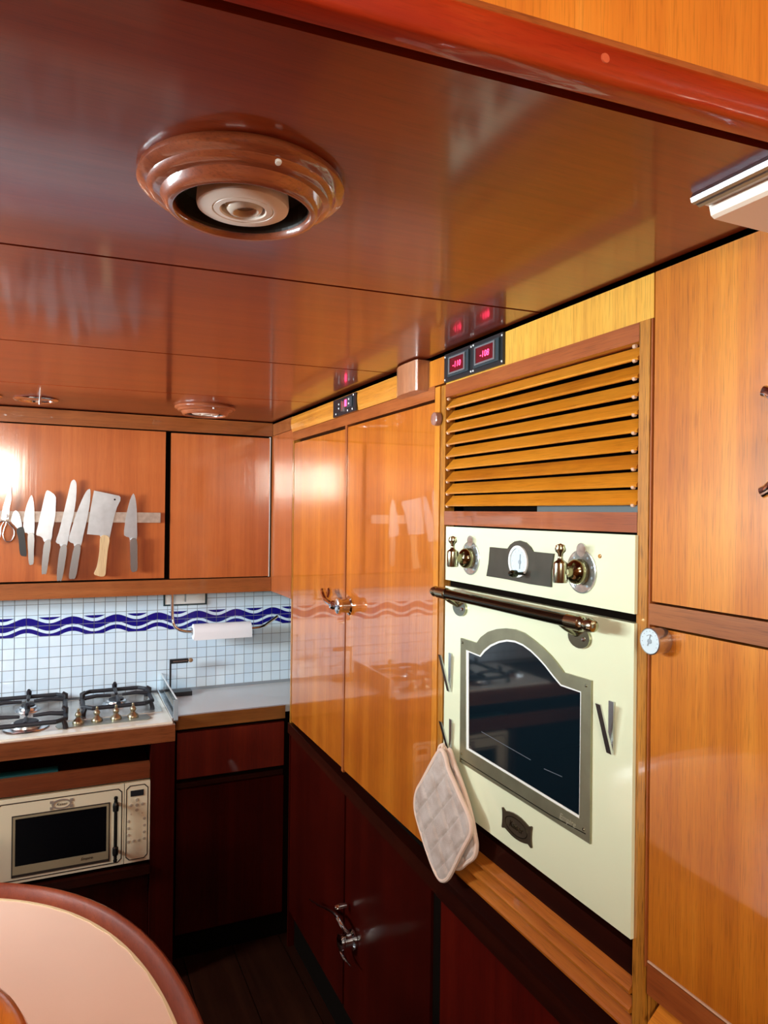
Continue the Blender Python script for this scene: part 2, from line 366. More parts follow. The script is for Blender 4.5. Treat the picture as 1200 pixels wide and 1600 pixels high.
part('aft_panel', B((-1.6, 1.2, -1.9, -1.85, -0.05, 1.79), (-1.6, 1.2, -1.9, -1.85, 2.19, 2.62), (-1.6, -1.36, -1.9, -1.85, 1.79, 2.19), (-0.38, 1.2, -1.9, -1.85, 1.79, 2.19)), wood('aft_wall_wood', (0.26,0.08,0.015), (0.36,0.12,0.02), (0.46,0.18,0.04), grain='z', coat=0.2), wr)
wn2 = struct('window_2')
part('window_frame', B((-1.38, -0.36, -1.88, -1.84, 1.77, 1.80), (-1.38, -0.36, -1.88, -1.84, 2.18, 2.21), (-1.38, -1.35, -1.88, -1.84, 1.80, 2.18), (-0.39, -0.36, -1.88, -1.84, 1.80, 2.18), (-0.885, -0.855, -1.88, -1.84, 1.80, 2.18)), rail_x, wn2, bev=0.003)
part('pane', B((-1.35, -0.39, -1.872, -1.868, 1.80, 2.18)), wglass, wn2)
wri = struct('wall_right')
part('hull_side', B((1.14, 1.2, -1.9, 3.15, -0.05, 2.62)), wallp, wri)
part('side_infill', B((0.80, 1.14, -1.85, 0.02, -0.05, 2.56), (0.80, 1.14, 0.02, 0.52, 2.03, 2.56)), gold_z, wri)
part('infill_strip', B((0.80, 0.815, 2.612, 2.905, 1.318, 1.962)), back_z, wri, bev=0.001)
part('infill_strip_edge', B((0.798, 0.802, 2.606, 2.611, 1.318, 1.962)), rail_z, wri)
part('infill_top', B((0.80, 0.815, 2.612, 2.905, 1.964, 2.012)), back_x, wri, bev=0.001)

wb = struct('wall_back')
part('wall_base', B((-1.6, 1.2, 3.05, 3.15, -0.05, 2.06)), wallp, wb)
part('grout_bed', B((-1.5, 1.14, 3.0385, 3.05, 0.86, 1.36)), grout, wb)
TP = 0.04; me_cache = {}
x0, z0 = 0.0436, 0.9519
for i in range(-7, 27):
    for j in range(-2, 9):
        xa, za = x0+i*TP, z0+(j)*0.0412
        if za < 0.885 or za > 1.33 or xa > 1.09: continue
        wv = 1.14 < za+0.02 < 1.235
        key = wv
        if key not in me_cache:
            t = part('tile', B((-0.0188, 0.0188, 0, 0.0035, -0.0194, 0.0194)), tile_wave if wv else tile_plain, wb, bev=0.0008)
            me_cache[key] = t.data
        else:
            t = bpy.data.objects.new('tile', me_cache[key]); COL.objects.link(t); t.parent = wb
        t.location = (xa+TP/2, 3.0350, za+0.0206)
        t.rotation_euler = (random.uniform(-0.006, 0.006), 0, random.uniform(-0.006, 0.006))

for wv in (False, True):     # the tiling goes on beyond the frame: joined
    bm = bmesh.new()
    for i in range(-38, -7):
        for j in range(-1, 9):
            xa, za = x0+i*TP, z0+j*0.0412
            if (1.14 < za+0.02 < 1.235) != wv: continue
            box(bm, xa+0.0012, xa+TP-0.0012, 3.0350, 3.0385, za+0.0012, za+0.0400)
    part('tile_field', bm, tile_wave if wv else tile_plain, wb, kind='stuff')

# ------------------------------------------------------------------ right-hand joinery
XF = 0.80
# --- tall locker
tl = thing('tall_locker', 'tall golden varnished locker of two doors between galley corner and oven', 'cupboard', (0.95, 2.03, 0.0))
part('carcass', B((0.825, 1.13, 1.43, 2.605, 0.0, 2.018)), void, tl)
part('header_rail', B((0.798, 0.825, 1.478, 2.606, 1.918, 1.950)), rail_y, tl, bev=0.002)
part('corner_stile', B((0.80, 0.825, 2.596, 2.610, 0.85, 1.918)), stile_z, tl, bev=0.002)
part('corner_stile', B((0.80, 0.825, 2.600, 2.610, 0.0, 0.80)), dark_z, tl, bev=0.002)
part('middle_stile', B((0.798, 0.825, 2.041, 2.057, 0.85, 1.918)), rail_z, tl, bev=0.003)
part('oven_side_stile', B((0.798, 0.825, 1.452, 1.476, 0.85, 1.945)), gold_z, tl, bev=0.002)
part('oven_side_stile', B((0.800, 0.825, 1.428, 1.449, 0.85, 1.945)), stile_z, tl, bev=0.002)
d1 = part('door', B((0.80, 0.822, 1.480, 2.038, 0.858, 1.911)), locker_z, tl, bev=0.0015)
d2 = part('door', B((0.8015, 0.822, 2.060, 2.593, 0.858, 1.908)), locker_z, tl, bev=0.0015)
part('middle_rail', P([(1.43, 0.816), (2.606, 0.850), (2.606, 0.812), (1.43, 0.776)], 'x', 0.792, 0.825), dark_y, tl, bev=0.004)
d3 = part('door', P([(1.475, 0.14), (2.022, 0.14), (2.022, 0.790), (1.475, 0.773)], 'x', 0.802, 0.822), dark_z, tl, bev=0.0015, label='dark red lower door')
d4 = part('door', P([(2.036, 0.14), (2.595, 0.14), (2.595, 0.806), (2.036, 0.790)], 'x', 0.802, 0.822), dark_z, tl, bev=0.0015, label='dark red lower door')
part('lower_stile', B((0.806, 0.825, 1.428, 1.468, 0.0, 0.776)), void, tl)
part('plinth', B((0.83, 0.85, 1.43, 2.6, 0.0, 0.13)), void, tl)
# round wooden turn-button on the stile
part('turn_button', lathe(bmesh.new(), (0.798, 1.457, 1.869), (-1, 0, 0), [(0.0155, 0), (0.0165, 0.006), (0.0150, 0.013), (0.011, 0.015), (0, 0.0155)], 20), plain('turn_button_wood', (0.34, 0.16, 0.12), 0.2, coat=0.7), tl, smooth=True)

def latch(par, y, z, upper):
    h = part('handle', lathe(bmesh.new(), (0.80, y, z), (-1, 0, 0), [(0.029, 0), (0.029, 0.006), (0.022, 0.010), (0.019, 0.032), (0.023, 0.036), (0.023, 0.044), (0.014, 0.048), (0, 0.049)], 20), chrome, par, smooth=True)
    bm = bmesh.new()
    if upper:
        tube(bm, smooth_path([(0.765, y, z), (0.755, y+0.035, z+0.004), (0.752, y+0.075, z+0.010), (0.756, y+0.115, z+0.026), (0.762, y+0.140, z+0.036)], 5), [0.013]*10+[0.012]*6+[0.010]*4+[0.006], 10, 0.7)
        tube(bm, smooth_path([(0.752, y+0.070, z+0.008), (0.768, y+0.095, z+0.026), (0.772, y+0.115, z+0.040)], 5), [0.011]*6+[0.009]*3+[0.006]*2, 10, 0.7)
        lathe(bm, (0.772, y+0.030, z), (-1, 0, 0), [(0, 0), (0.014, 0.004), (0.015, 0.02), (0.009, 0.028), (0, 0.030)], 14)
    else:
        up_ = [(1.8963, 0.4388), (1.9420, 0.4364), (1.9954, 0.4424), (2.0619, 0.4255), (2.1442, 0.3956), (2.2456, 0.3653)]
        dn_ = [(1.8963, 0.4388), (1.9460, 0.4005), (1.9606, 0.3660), (1.9341, 0.3529), (1.8837, 0.3563)]
        tube(bm, smooth_path([(0.765, a_, b_) for a_, b_ in up_], 5), [0.008]*10+[0.007]*8+[0.005]*6+[0.003]*2, 10, 0.7)
        tube(bm, smooth_path([(0.765, a_, b_) for a_, b_ in dn_], 5), [0.007]*8+[0.006]*9+[0.003]*4, 10, 0.7)
        lathe(bm, (0.79, up_[2][0]-0.01, up_[2][1]+0.03), (-1, 0, 0), [(0.008, 0), (0.009, 0.02), (0.005, 0.035), (0, 0.037)], 14)
    part('lever', bm, chrome, h, smooth=True)
latch(d1, 2.000, 1.368, True)
latch(d3, 1.945, 0.390, False)

# --- boards along the top of the tall locker
hb = thing('header_moulding', 'swirl-grained golden board under the ceiling above the tall locker doors', 'moulding', (0.81, 2.07, 1.952))
bm = bmesh.new(); prof = [(0.825, 1.951), (0.796, 1.951), (0.7925, 1.962), (0.790, 1.980), (0.7905, 1.998), (0.794, 2.008), (0.825, 2.008)]
for ya, yb in ((1.655, 1.943), (2.135, 2.606)):
    A_ = [bm.verts.new((x, ya, z)) for x, z in prof]; B_ = [bm.verts.new((x, yb, z)) for x, z in prof]
    bm.faces.new(A_); bm.faces.new(B_)
    for i in range(len(prof)): j = (i+1) % len(prof); bm.faces.new((A_[i], A_[j], B_[j], B_[i]))
box(bm, 0.7935, 0.825, 1.943, 2.135, 1.951, 2.008)
part('board', bm, wood('swirl_grain_wood', (0.34, 0.09, 0.012), (0.60, 0.22, 0.025), (0.74, 0.34, 0.05), grain='y', streak=1.5), hb)
bm = P([(0.825, 1.512), (0.770, 1.512), (0.765, 1.520), (0.764, 1.58), (0.766, 1.61), (0.774, 1.637), (0.786, 1.652), (0.800, 1.662), (0.825, 1.662)], 'z', 1.943, 2.016)
part('corner_block', bm, wood('corner_block_wood', (0.30, 0.10, 0.04), (0.46, 0.19, 0.09), (0.60, 0.30, 0.17), grain='z', coat=0.7), hb, smooth=True, label='reddish rounded wooden block')

part('pale_panel', B((0.80, 0.825, 1.429, 1.511, 1.950, 2.012)), bpy.data.materials['golden_wood_upright'], hb, bev=0.001)
# --- oven housing
oh = thing('oven_housing', 'golden varnished oven housing with a louvred vent above the cream oven', 'cupboard', (0.95, 1.11, 0.0))
part('carcass', B((0.86, 1.13, 0.80, 1.428, 0.0, 2.018)), void, oh)
part('top_panel', B((0.80, 0.825, 0.80, 1.427, 1.945, 2.012)), wood('pale_top_veneer', (0.55, 0.24, 0.03), (0.74, 0.37, 0.05), (0.88, 0.52, 0.09), grain='z', pore=0.35), oh, bev=0.001)
part('louvre_top_rail', B((0.797, 0.83, 0.826, 1.424, 1.915, 1.944)), rail_y, oh, bev=0.002)
part('louvre_bottom_rail', B((0.797, 0.83, 0.826, 1.424, 1.624, 1.655)), rail_y, oh, bev=0.002)
part('stile', B((0.796, 0.83, 0.803, 0.824, 0.0, 1.944)), stile_z, oh, bev=0.002)
part('stile_edge', B((0.798, 0.83, 0.7995, 0.8022, 0.98, 1.944)), rail_z, oh)
n_sl = 9; zt, zb_ = 1.914, 1.664
pitch_s = (zt - zb_)/n_sl
for k in range(n_sl):
    zc = zt - pitch_s*(k+0.5)
    pts = [(0.7965, zc-0.0090), (0.7985, zc-0.0118), (0.8030, zc-0.0118), (0.8235, zc+0.0085), (0.8215, zc+0.0125), (0.8175, zc+0.0125)]
    part('slat', P(pts, 'y', 0.829, 1.421), gold_y, oh, bev=0.0007)
bm = bmesh.new()
for k in range(n_sl+1):
    zc = zt - pitch_s*k + 0.002 if k else zt-0.004
    for yy in (0.834, 1.411): lathe(bm, (0.800, yy, zc), (0, 1, 0), [(0, 0), (0.0032, 0.0005), (0.0034, 0.006), (0, 0.0075)], 8)
part('louvre_pegs', bm, pegm, oh, kind='stuff')
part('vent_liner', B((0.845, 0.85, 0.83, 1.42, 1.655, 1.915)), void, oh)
part('vent_duct', B((0.830, 0.842, 0.835, 1.12, 1.655, 1.667)), plain('grey_duct', (0.10, 0.12, 0.12), 0.4), oh)
# space under the oven: dark board, three sloping steps, rail and the red panel
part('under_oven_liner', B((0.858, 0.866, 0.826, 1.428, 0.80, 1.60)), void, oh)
part('sill_board', B((0.806, 0.856, 0.826, 1.428, 0.948, 0.985)), dark_y, oh, bev=0.003, label='dark sill board')
step_w = wood('oven_step_wood', (0.24, 0.055, 0.005), (0.42, 0.12, 0.010), (0.60, 0.21, 0.02), grain='y', streak=1.1, coat=1.0)
part('step_backing', B((0.8065, 0.85, 0.826, 1.428, 0.858, 0.948)), dark_y, oh)
for k in range(3):
    zc = 0.943 - k*0.030
    pts = [(0.7935, zc-0.0195), (0.7925, zc-0.018), (0.7925, zc-0.014), (0.795, zc-0.011), (0.805, zc-0.001), (0.8066, zc), (0.8066, zc-0.0195)]
    part('slat', P(pts, 'y', 0.827, 1.425), step_w, oh, bev=0.0007)
part('lower_board', B((0.803, 0.85, 0.826, 1.428, 0.815, 0.858)), dark_y, oh, bev=0.002)
part('bottom_rail', B((0.790, 0.85, 0.8245, 1.428, 0.776, 0.817)), dark_y, oh, bev=0.004)
part('lower_door', B((0.802, 0.825, 0.8255, 1.426, 0.12, 0.773)), wood('dark_crimson_mahogany', (0.045, 0.002, 0.001), (0.07, 0.003, 0.001), (0.10, 0.006, 0.002), grain='z', coat=0.1, spec=0.15), oh, bev=0.0015, label='deep red lower door')
part('plinth', B((0.83, 0.85, 0.80, 1.43, 0.0, 0.118)), void, oh)

# --- locker right of the oven
rl = thing('right_locker', 'golden varnished locker with stacked doors right of the oven at frame edge', 'cupboard', (0.95, 0.4, 0.0))
part('carcass', B((0.825, 1.13, 0.02, 0.799, 0.0, 2.018)), void, rl)
u_d = part('door', B((0.80, 0.823, 0.10, 0.797, 1.523, 2.012)), gold_z, rl, bev=0.0015)
part('dividing_rail', B((0.797, 0.825, 0.03, 0.799, 1.489, 1.520)), wood('dividing_rail_wood', (0.24, 0.07, 0.015), (0.38, 0.125, 0.03), (0.50, 0.19, 0.05), grain='y'), rl, bev=0.002)
l_d = part('door', B((0.80, 0.823, 0.10, 0.797, 0.992, 1.485)), gold_z, rl, bev=0.0015)
part('chipped_edge', B((0.7985, 0.801, 0.10, 0.7965, 0.9885, 0.9912)), plain('bare_pale_edge', (0.70, 0.45, 0.30), 0.5), rl)
part('vent_rail', B((0.80, 0.825, 0.03, 0.799, 0.940, 0.986)), rail_y, rl, bev=0.002)
part('vent_stile', B((0.803, 0.825, 0.794, 0.799, 0.0, 0.94)), stile_z, rl)
for k in range(3):
    zc = 0.934 - k*0.033
    pts = [(0.789, zc-0.027), (0.792, zc-0.030), (0.796, zc-0.029), (0.824, zc-0.002), (0.824, zc), (0.819, zc)]
    part('slat', P(pts, 'y', 0.10, 0.786), gold_y, rl, bev=0.0009)
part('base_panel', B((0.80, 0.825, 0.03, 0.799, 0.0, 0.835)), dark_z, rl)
bm = lathe(bmesh.new(), (0.80, 0.560, 1.742), (-1, 0, 0), [(0.024, 0), (0.024, 0.006), (0.016, 0.010), (0.015, 0.034), (0.020, 0.040), (0.012, 0.048), (0, 0.049)], 20)
tube(bm, smooth_path([(0.762, 0.560, 1.742), (0.765, 0.566, 1.760), (0.780, 0.578, 1.785), (0.783, 0.592, 1.800), (0.784, 0.604, 1.805)], 5), [0.009]*12+[0.008]*5+[0.007]*4, 10, 0.7)
tube(bm, smooth_path([(0.762, 0.560, 1.742), (0.765, 0.566, 1.724), (0.780, 0.578, 1.700), (0.783, 0.592, 1.686), (0.784, 0.605, 1.680)], 5), [0.009]*12+[0.008]*5+[0.007]*4, 10, 0.7)
part('handle', bm, chrome, u_d, smooth=True)

# --- thermometer on the right-hand locker
th = thing('dial_thermometer', 'round white-faced dial thermometer in a silver case right of the oven handle', 'thermometer', (0.80, 0.775, 1.47))
part('case', lathe(bmesh.new(), (0.7995, 0.7755, 1.469), (-1, 0, 0.0), [(0.0185, 0), (0.0185, 0.019), (0.0195, 0.020), (0.0195, 0.0245), (0.0182, 0.0255), (0.0178, 0.0240), (0, 0.0240)], 32), plain('satin_case', (0.60, 0.55, 0.52), 0.25, metal=0.9), th, smooth=True)
fc = part('dial_face', lathe(bmesh.new(), (0.7752, 0.7755, 1.469), (-1, 0, 0), [(0.0178, 0), (0.0178, 0.0004), (0, 0.0004)], 32), thermf, th)
bm = lathe(bmesh.new(), (0.7748, 0.7755, 1.469), (-1, 0, 0), [(0.0036, 0), (0.0036, 0.0012), (0, 0.0014)], 14)
tube(bm, [(0.7742, 0.7790, 1.462), (0.7742, 0.7735, 1.479)], 0.0007, 6)
for a in range(-5, 6):
    an = math.radians(90 + a*24); rr = 0.0145
    lathe(bm, (0.7748, 0.7755 - math.cos(an)*rr, 1.469 + math.sin(an)*rr), (-1, 0, 0), [(0.0009, 0), (0, 0.0003)], 6)
for k in range(7):
    a0 = math.radians(60+k*10); a1 = math.radians(60+(k+1)*10)
    tube(bm, [(0.7747, 0.7755-math.cos(a0)*0.009, 1.469+math.sin(a0)*0.009), (0.7747, 0.7755-math.cos(a1)*0.009, 1.469+math.sin(a1)*0.009)], 0.0005, 4)
part('needle_and_marks', bm, greyp, fc)

# ------------------------------------------------------------------ built-in oven (front plane x = 0.79)
OX = 0.79
ov = thing('built_in_oven', 'cream enamel retro oven with bronze arched window built into the housing', 'oven', (0.82, 1.11, 1.0))
bm = B((OX, 0.852, 0.822, 1.402, 1.501, 1.6205)); fa = part('control_panel', bm, cream, ov, bev=0.006, seg=3, smooth=True)
part('gap_strip', B((0.802, 0.852, 0.824, 1.400, 1.478, 1.502)), void, ov)
dr = part('door', B((OX, 0.852, 0.822, 1.402, 1.010, 1.487)), cream, ov, bev=0.004, seg=2, smooth=True)
# window: the arched bronze frame, white inner line, dark glass
outer = [(1.3269, 1.3820), (1.2628, 1.3822), (1.2473, 1.3967), (1.2208, 1.4118), (1.1891, 1.4225), (1.1575, 1.4288), (1.1271, 1.4314), (1.0978, 1.4292), (1.0696, 1.4217), (1.0424, 1.4127), (1.0161, 1.4013), (0.9970, 1.3904), (0.9817, 1.3799), (0.9123, 1.3812), (0.9107, 1.1164), (1.3246, 1.1160)]
inner = [(1.3055, 1.3606), (1.2511, 1.3592), (1.2369, 1.3721), (1.2130, 1.3871), (1.1832, 1.3997), (1.1545, 1.4075), (1.1267, 1.4102), (1.0998, 1.4079), (1.0761, 1.4020), (1.0531, 1.3930), (1.0308, 1.3823), (1.0092, 1.3694), (0.9882, 1.3582), (0.9363, 1.3578), (0.9369, 1.1472), (1.3002, 1.1513)]
ghost = [(1.2955, 1.3573), (1.2487, 1.3559), (1.2323, 1.3698), (1.2101, 1.3839), (1.1821, 1.3960), (1.1544, 1.4037), (1.1276, 1.4063), (1.1021, 1.4041), (1.0784, 1.3982), (1.0562, 1.3896), (1.0343, 1.3790), (1.0134, 1.3664), (0.9910, 1.3549), (0.9397, 1.3552), (0.9392, 1.1513), (1.2910, 1.1557)]
fr = part('window_frame', frame(bmesh.new(), outer, inner, 'x', OX+0.001, OX-0.0035), bronze, dr, bev=0.0008)
part('window_line', frame(bmesh.new(), inner, ghost, 'x', OX+0.001, OX-0.0022), plain('white_enamel_line', (0.90, 0.92, 0.86), 0.2), dr)
part('window_glass', P(ghost, 'x', OX+0.001, OX-0.0012), bglass, dr)
for y_, z_ in [(1.3176, 1.3735), (0.9236, 1.3702), (1.3166, 1.1356), (0.9259, 1.1342)]:
    part('rivet', lathe(bmesh.new(), (OX-0.0035, y_, z_), (-1, 0, 0), [(0.0028, 0), (0.0026, 0.0010), (0, 0.0014)], 10), brass, dr)
part('bottom_groove', P([(1.3196, 1.1255), (1.0125, 1.1245), (0.9210, 1.1295), (0.9210, 1.1280), (1.0125, 1.1229), (1.3196, 1.1236)], 'x', OX-0.0030, OX-0.0038), gun, dr)
part('lettering', text_bm('Empire', 0.0150, 0.0003, M_right(OX-0.0038, *[(0.9675, 1.1323)][0]), 0.25), plain('pale_bronze_print', (0.46, 0.43, 0.31), 0.3, metal=0.4), dr)
# reflections aside, two rack edges are seen through the glass: printed on the inner pane
bm = bmesh.new()
tube(bm, [(OX-0.0014, 1.243, 1.204), (OX-0.0014, 1.075, 1.200)], 0.0006, 4); tube(bm, [(OX-0.0014, 1.035, 1.197), (OX-0.0014, 0.985, 1.200)], 0.0006, 4)
part('rack_edge', bm, plain('rack_grey', (0.16, 0.19, 0.22), 0.4), dr)
# badge
bo = [(-.052, .026), (-.049, .0275), (-.040, .0225), (-.028, .027), (-.014, .0305), (0, .0315), (.014, .0305), (.028, .027), (.040, .0225), (.049, .0275), (.052, .026), (.050, .013), (.0495, 0), (.050, -.013), (.052, -.026), (.049, -.0275), (.040, -.0225), (.028, -.027), (.014, -.0305), (0, -.0315), (-.014, -.0305), (-.028, -.027), (-.040, -.0225), (-.049, -.0275), (-.052, -.026), (-.050, -.013), (-.0495, 0), (-.050, .013)]
yb0, zb0 = 1.116, 1.0605
bd = part('badge', P([(yb0+a*0.93, zb0+b_*0.72) for a, b_ in bo], 'x', OX, OX-0.003), plain('badge_bronze', (0.13, 0.095, 0.06), 0.35, metal=0.8), ov, bev=0.0006)
bm = bmesh.new(); el = [(yb0+math.cos(2*math.pi*i/28)*0.036, zb0+math.sin(2*math.pi*i/28)*0.0165) for i in range(28)]
el2 = [(yb0+math.cos(2*math.pi*i/28)*0.0345, zb0+math.sin(2*math.pi*i/28)*0.0150) for i in range(28)]
frame(bm, el, el2, 'x', OX-0.003, OX-0.0036); part('badge_rim', bm, brass, bd)
part('lettering', text_bm('Kaiser', 0.017, 0.0004, M_right(OX-0.0034, yb0, zb0), 0.2), brass, bd)
# handle bar
hz = 1.4795
hnd = part('handle', tube(bmesh.new(), [(0.745, 1.340, hz), (0.745, 0.905, hz)], 0.0105, 18), gun, dr, smooth=True)
for ye, s in ((1.330, 1), (0.905, -1)):
    bm = lathe(bmesh.new(), (0.745, ye-s*0.016, hz), (0, s, 0), [(0.0105, 0), (0.0128, 0.002), (0.0128, 0.034), (0.0110, 0.036), (0.0090, 0.040), (0.0095, 0.046), (0.0118, 0.052), (0.0090, 0.062), (0, 0.065)], 18)
    part('end_cap', bm, brass, hnd, smooth=True)
for yc, zc in ((1.333, 1.447), (0.943, 1.447)):
    bm = bmesh.new(); pts = []
    for i in range(24):
        a = 2*math.pi*i/24; pts.append((yc+math.cos(a)*0.027, zc+math.sin(a)*0.0185))
    prism(bm, pts, 'x', OX, OX-0.005)
    br = part('handle_bracket', bm, brass, hnd, bev=0.001)
    part('screw', lathe(bmesh.new(), (OX-0.005, yc-0.013, zc-0.002), (-1, 0, 0), [(0.0036, 0), (0.0030, 0.0018), (0, 0.0024)], 12), chrome, hnd, smooth=True)
    bm = tube(bmesh.new(), [(OX-0.003, yc+0.006, zc+0.006), (0.765, yc+0.006, zc+0.018), (0.745, yc+0.006, hz)], 0.0075, 12)
    part('handle_post', bm, brass, hnd, smooth=True)
# knobs with engraved plates
for yk, zk, sc in ((1.295, 1.556, 0.98), (0.942, 1.556, 1.0)):
    pl = part('knob_plate', lathe(bmesh.new(), (OX, yk, zk), (-1, 0, 0), [(0.0365*sc, 0), (0.0365*sc, 0.002), (0.0345*sc, 0.0028), (0.0335*sc, 0.002), (0.0, 0.002)], 36), dialm, fa, smooth=True)
    bm = P([(yk+math.cos(a)*0.0115, zk+0.036+math.sin(a)*0.0115) for a in [math.pi*2*i/20 for i in range(20)]], 'x', OX, OX-0.0026)
    part('plate_crest', bm, dialm, pl)
    bm = lathe(bmesh.new(), (OX-0.0024, yk, zk), (-1, 0, 0), [(0.0215, 0), (0.0215, 0.010), (0.0195, 0.016), (0.0145, 0.021), (0.0095, 0.0235), (0.0085, 0.036), (0.0095, 0.038), (0, 0.040)], 28)
    part('knob', bm, gun, pl, smooth=True).data.materials[0] = plain('knob_brass', (0.26, 0.23, 0.13), 0.12, metal=1.0)
    bm = lathe(bmesh.new(), (OX-0.042, yk+0.003, zk-0.018), (0, 0, 1), [(0, 0), (0.0115, 0.0005), (0.0120, 0.003), (0.0120, 0.030), (0.0115, 0.033), (0.0050, 0.038), (0.0040, 0.042), (0.0045, 0.048), (0.0085, 0.052), (0.0092, 0.056), (0.0078, 0.062), (0, 0.065)], 22)
    part('knob_grip', bm, brass, pl, smooth=True)
    bm = bmesh.new()
    for i in range(9):
        a = math.radians(-150+i*37); lathe(bm, (OX-0.0022, yk-math.sin(a)*0.028, zk+math.cos(a)*0.028-0.0), (-1, 0, 0), [(0.0024, 0), (0, 0.0004)], 8)
    part('plate_marks', bm, greyp, pl)
# clock panel
cp = [(1.2155, 1.5826), (1.1554, 1.5830), (1.1483, 1.5900), (1.1343, 1.5967), (1.1163, 1.6000), (1.0986, 1.5991), (1.0853, 1.5937), (1.0759, 1.5832), (1.0138, 1.5805), (1.0223, 1.5213), (1.1188, 1.5216), (1.2300, 1.5238)]
cp = [(1.2174, 1.5833), (1.1554, 1.5832), (1.1464, 1.5913), (1.1315, 1.5982), (1.1151, 1.6006), (1.0966, 1.5976), (1.0824, 1.5902), (1.0740, 1.5820), (1.0134, 1.5815), (1.0204, 1.5523), (1.0199, 1.5220), (1.0839, 1.5216), (1.1541, 1.5236), (1.2289, 1.5238), (1.2214, 1.5512)]
ck = part('clock_panel', P(cp, 'x', OX, OX-0.003), plain('dark_clock_plate', (0.085, 0.080, 0.062), 0.35, metal=0.6, noise=0.2, nscale=40), fa, bev=0.0008)
yc, zc = 1.117, 1.561
bm = bmesh.new(); ring = lambda rr: [(yc+math.cos(2*math.pi*i/32)*rr, zc+math.sin(2*math.pi*i/32)*rr) for i in range(32)]
frame(bm, ring(0.0300), ring(0.0255), 'x', OX-0.002, OX-0.0065); part('clock_rim', bm, plain('white_clock_rim', (0.88, 0.90, 0.88), 0.25), ck)
part('clock_face', P(ring(0.0256), 'x', OX-0.002, OX-0.0035), clockf, ck)
bm = bmesh.new()
lathe(bm, (OX-0.0035, yc-0.004, zc-0.001), (-1, 0, 0), [(0.0042, 0), (0.0042, 0.001), (0, 0.0012)], 12)
tube(bm, [(OX-0.0042, yc-0.004, zc-0.014), (OX-0.0042, yc-0.006, zc+0.014)], 0.0009, 6)
for i in range(12):
    a = 2*math.pi*i/12; lathe(bm, (OX-0.0035, yc+math.cos(a)*0.020, zc+math.sin(a)*0.020), (-1, 0, 0), [(0.0011, 0), (0, 0.0003)], 6)
part('clock_hands', bm, greyp, ck)
part('setting_knob', lathe(bmesh.new(), (OX-0.003, 1.099, 1.5400), (-1, 0, 0), [(0.0030, 0), (0.0030, 0.016), (0.0065, 0.018), (0.0070, 0.028), (0.0045, 0.033), (0, 0.034)], 16), gun, ck, smooth=True)
part('indicator_lamp', lathe(bmesh.new(), (OX, 0.8985, 1.584), (-1, 0, 0), [(0.0036, 0), (0.0032, 0.0016), (0, 0.0022)], 12), plain('amber_lamp', (0.45, 0.20, 0.03), 0.2), fa, smooth=True)

# steel V hooks stuck on the oven door
def vhook(y, zt_, zb2, lab, tilt=0.0):
    h = thing('steel_hook', lab, 'hook', (OX, y, zb2), 'steel hooks on the oven door')
    part('back_plate', B((OX-0.0035, OX-0.0004, y-0.0055, y+0.0055, zb2, zt_)), steel, h, bev=0.001)
    bm = bmesh.new(); L = zt_-zb2
    pts = [(OX-0.0035, zb2), (OX-0.0065, zb2+0.0005), (OX-0.030, zb2+L*0.98), (OX-0.0275, zb2+L*0.985), (OX-0.0035, zb2+0.006)]
    prism(bm, pts, 'y', y-0.0055, y+0.0055)
    part('prong', bm, steel, h, bev=0.0006)
vhook(0.866, 1.359, 1.277, 'steel V-shaped hook on the oven door right of the window')
vhook(1.373, 1.341, 1.256, 'steel V-shaped hook at the oven door left edge, upper of two')
vhook(1.367, 1.196, 1.120, 'steel V-shaped hook at the oven door left edge holding the pot holders')

# pot holders
def pot_holder(pts, x, lab, thick=0.013, shift=(0, 0)):
    pts = [(a+shift[0], b_+shift[1]) for a, b_ in sm2(pts, 7)]
    cy = sum(p[0] for p in pts)/len(pts); cz = sum(p[1] for p in pts)/len(pts)
    t = thing('pot_holder', lab, 'pot holder', (x, cy, min(p[1] for p in pts)), 'quilted pot holders')
    bm = bmesh.new(); n = len(pts); rings = []
    radii = [0.999, 0.985, 0.97, 0.95] + [0.95*(1-k/44) for k in range(1, 44)]
    def q(y_, z_, s):
        # quilting: seams every 45 mm on the two diagonals
        u_, v_ = (y_+z_)/0.062, (y_-z_*0.8)/0.075
        g_ = min(abs(u_-round(u_)), abs(v_-round(v_)))
        return min(1, g_*7)**0.7
    for sgn in (-1, 1):
        R_ = []
        for s in radii:
            row = []
            for (py_, pz_) in pts:
                y_, z_ = cy+(py_-cy)*s, cz+(pz_-cz)*s
                h_ = thick*0.5*min(1, 0.35 + (1-s)*9)*(0.25+0.75*q(y_, z_, s))
                row.append(bm.verts.new((x+sgn*h_, y_, z_)))
            R_.append(row)
        for r0_, r1_ in zip(R_, R_[1:]):
            for i in range(n): j = (i+1) % n; bm.faces.new((r0_[i], r0_[j], r1_[j], r1_[i]))
        c_ = bm.verts.new((x+sgn*thick*0.45, cy, cz))
        for i in range(n): bm.faces.new((R_[-1][i], R_[-1][(i+1) % n], c_))
        rings.append(R_[0])
    for i in range(n): j = (i+1) % n; bm.faces.new((rings[0][i], rings[0][j], rings[1][j], rings[1][i]))
    part('quilted_pad', bm, cotton, t, smooth=True)
    path = [Vector((x, a, b_)) for a, b_ in pts]; path.append(path[0]); path.append(path[1])
    part('binding', tube(bmesh.new(), path, 0.0050, 8), piping, t, smooth=True)
    return t
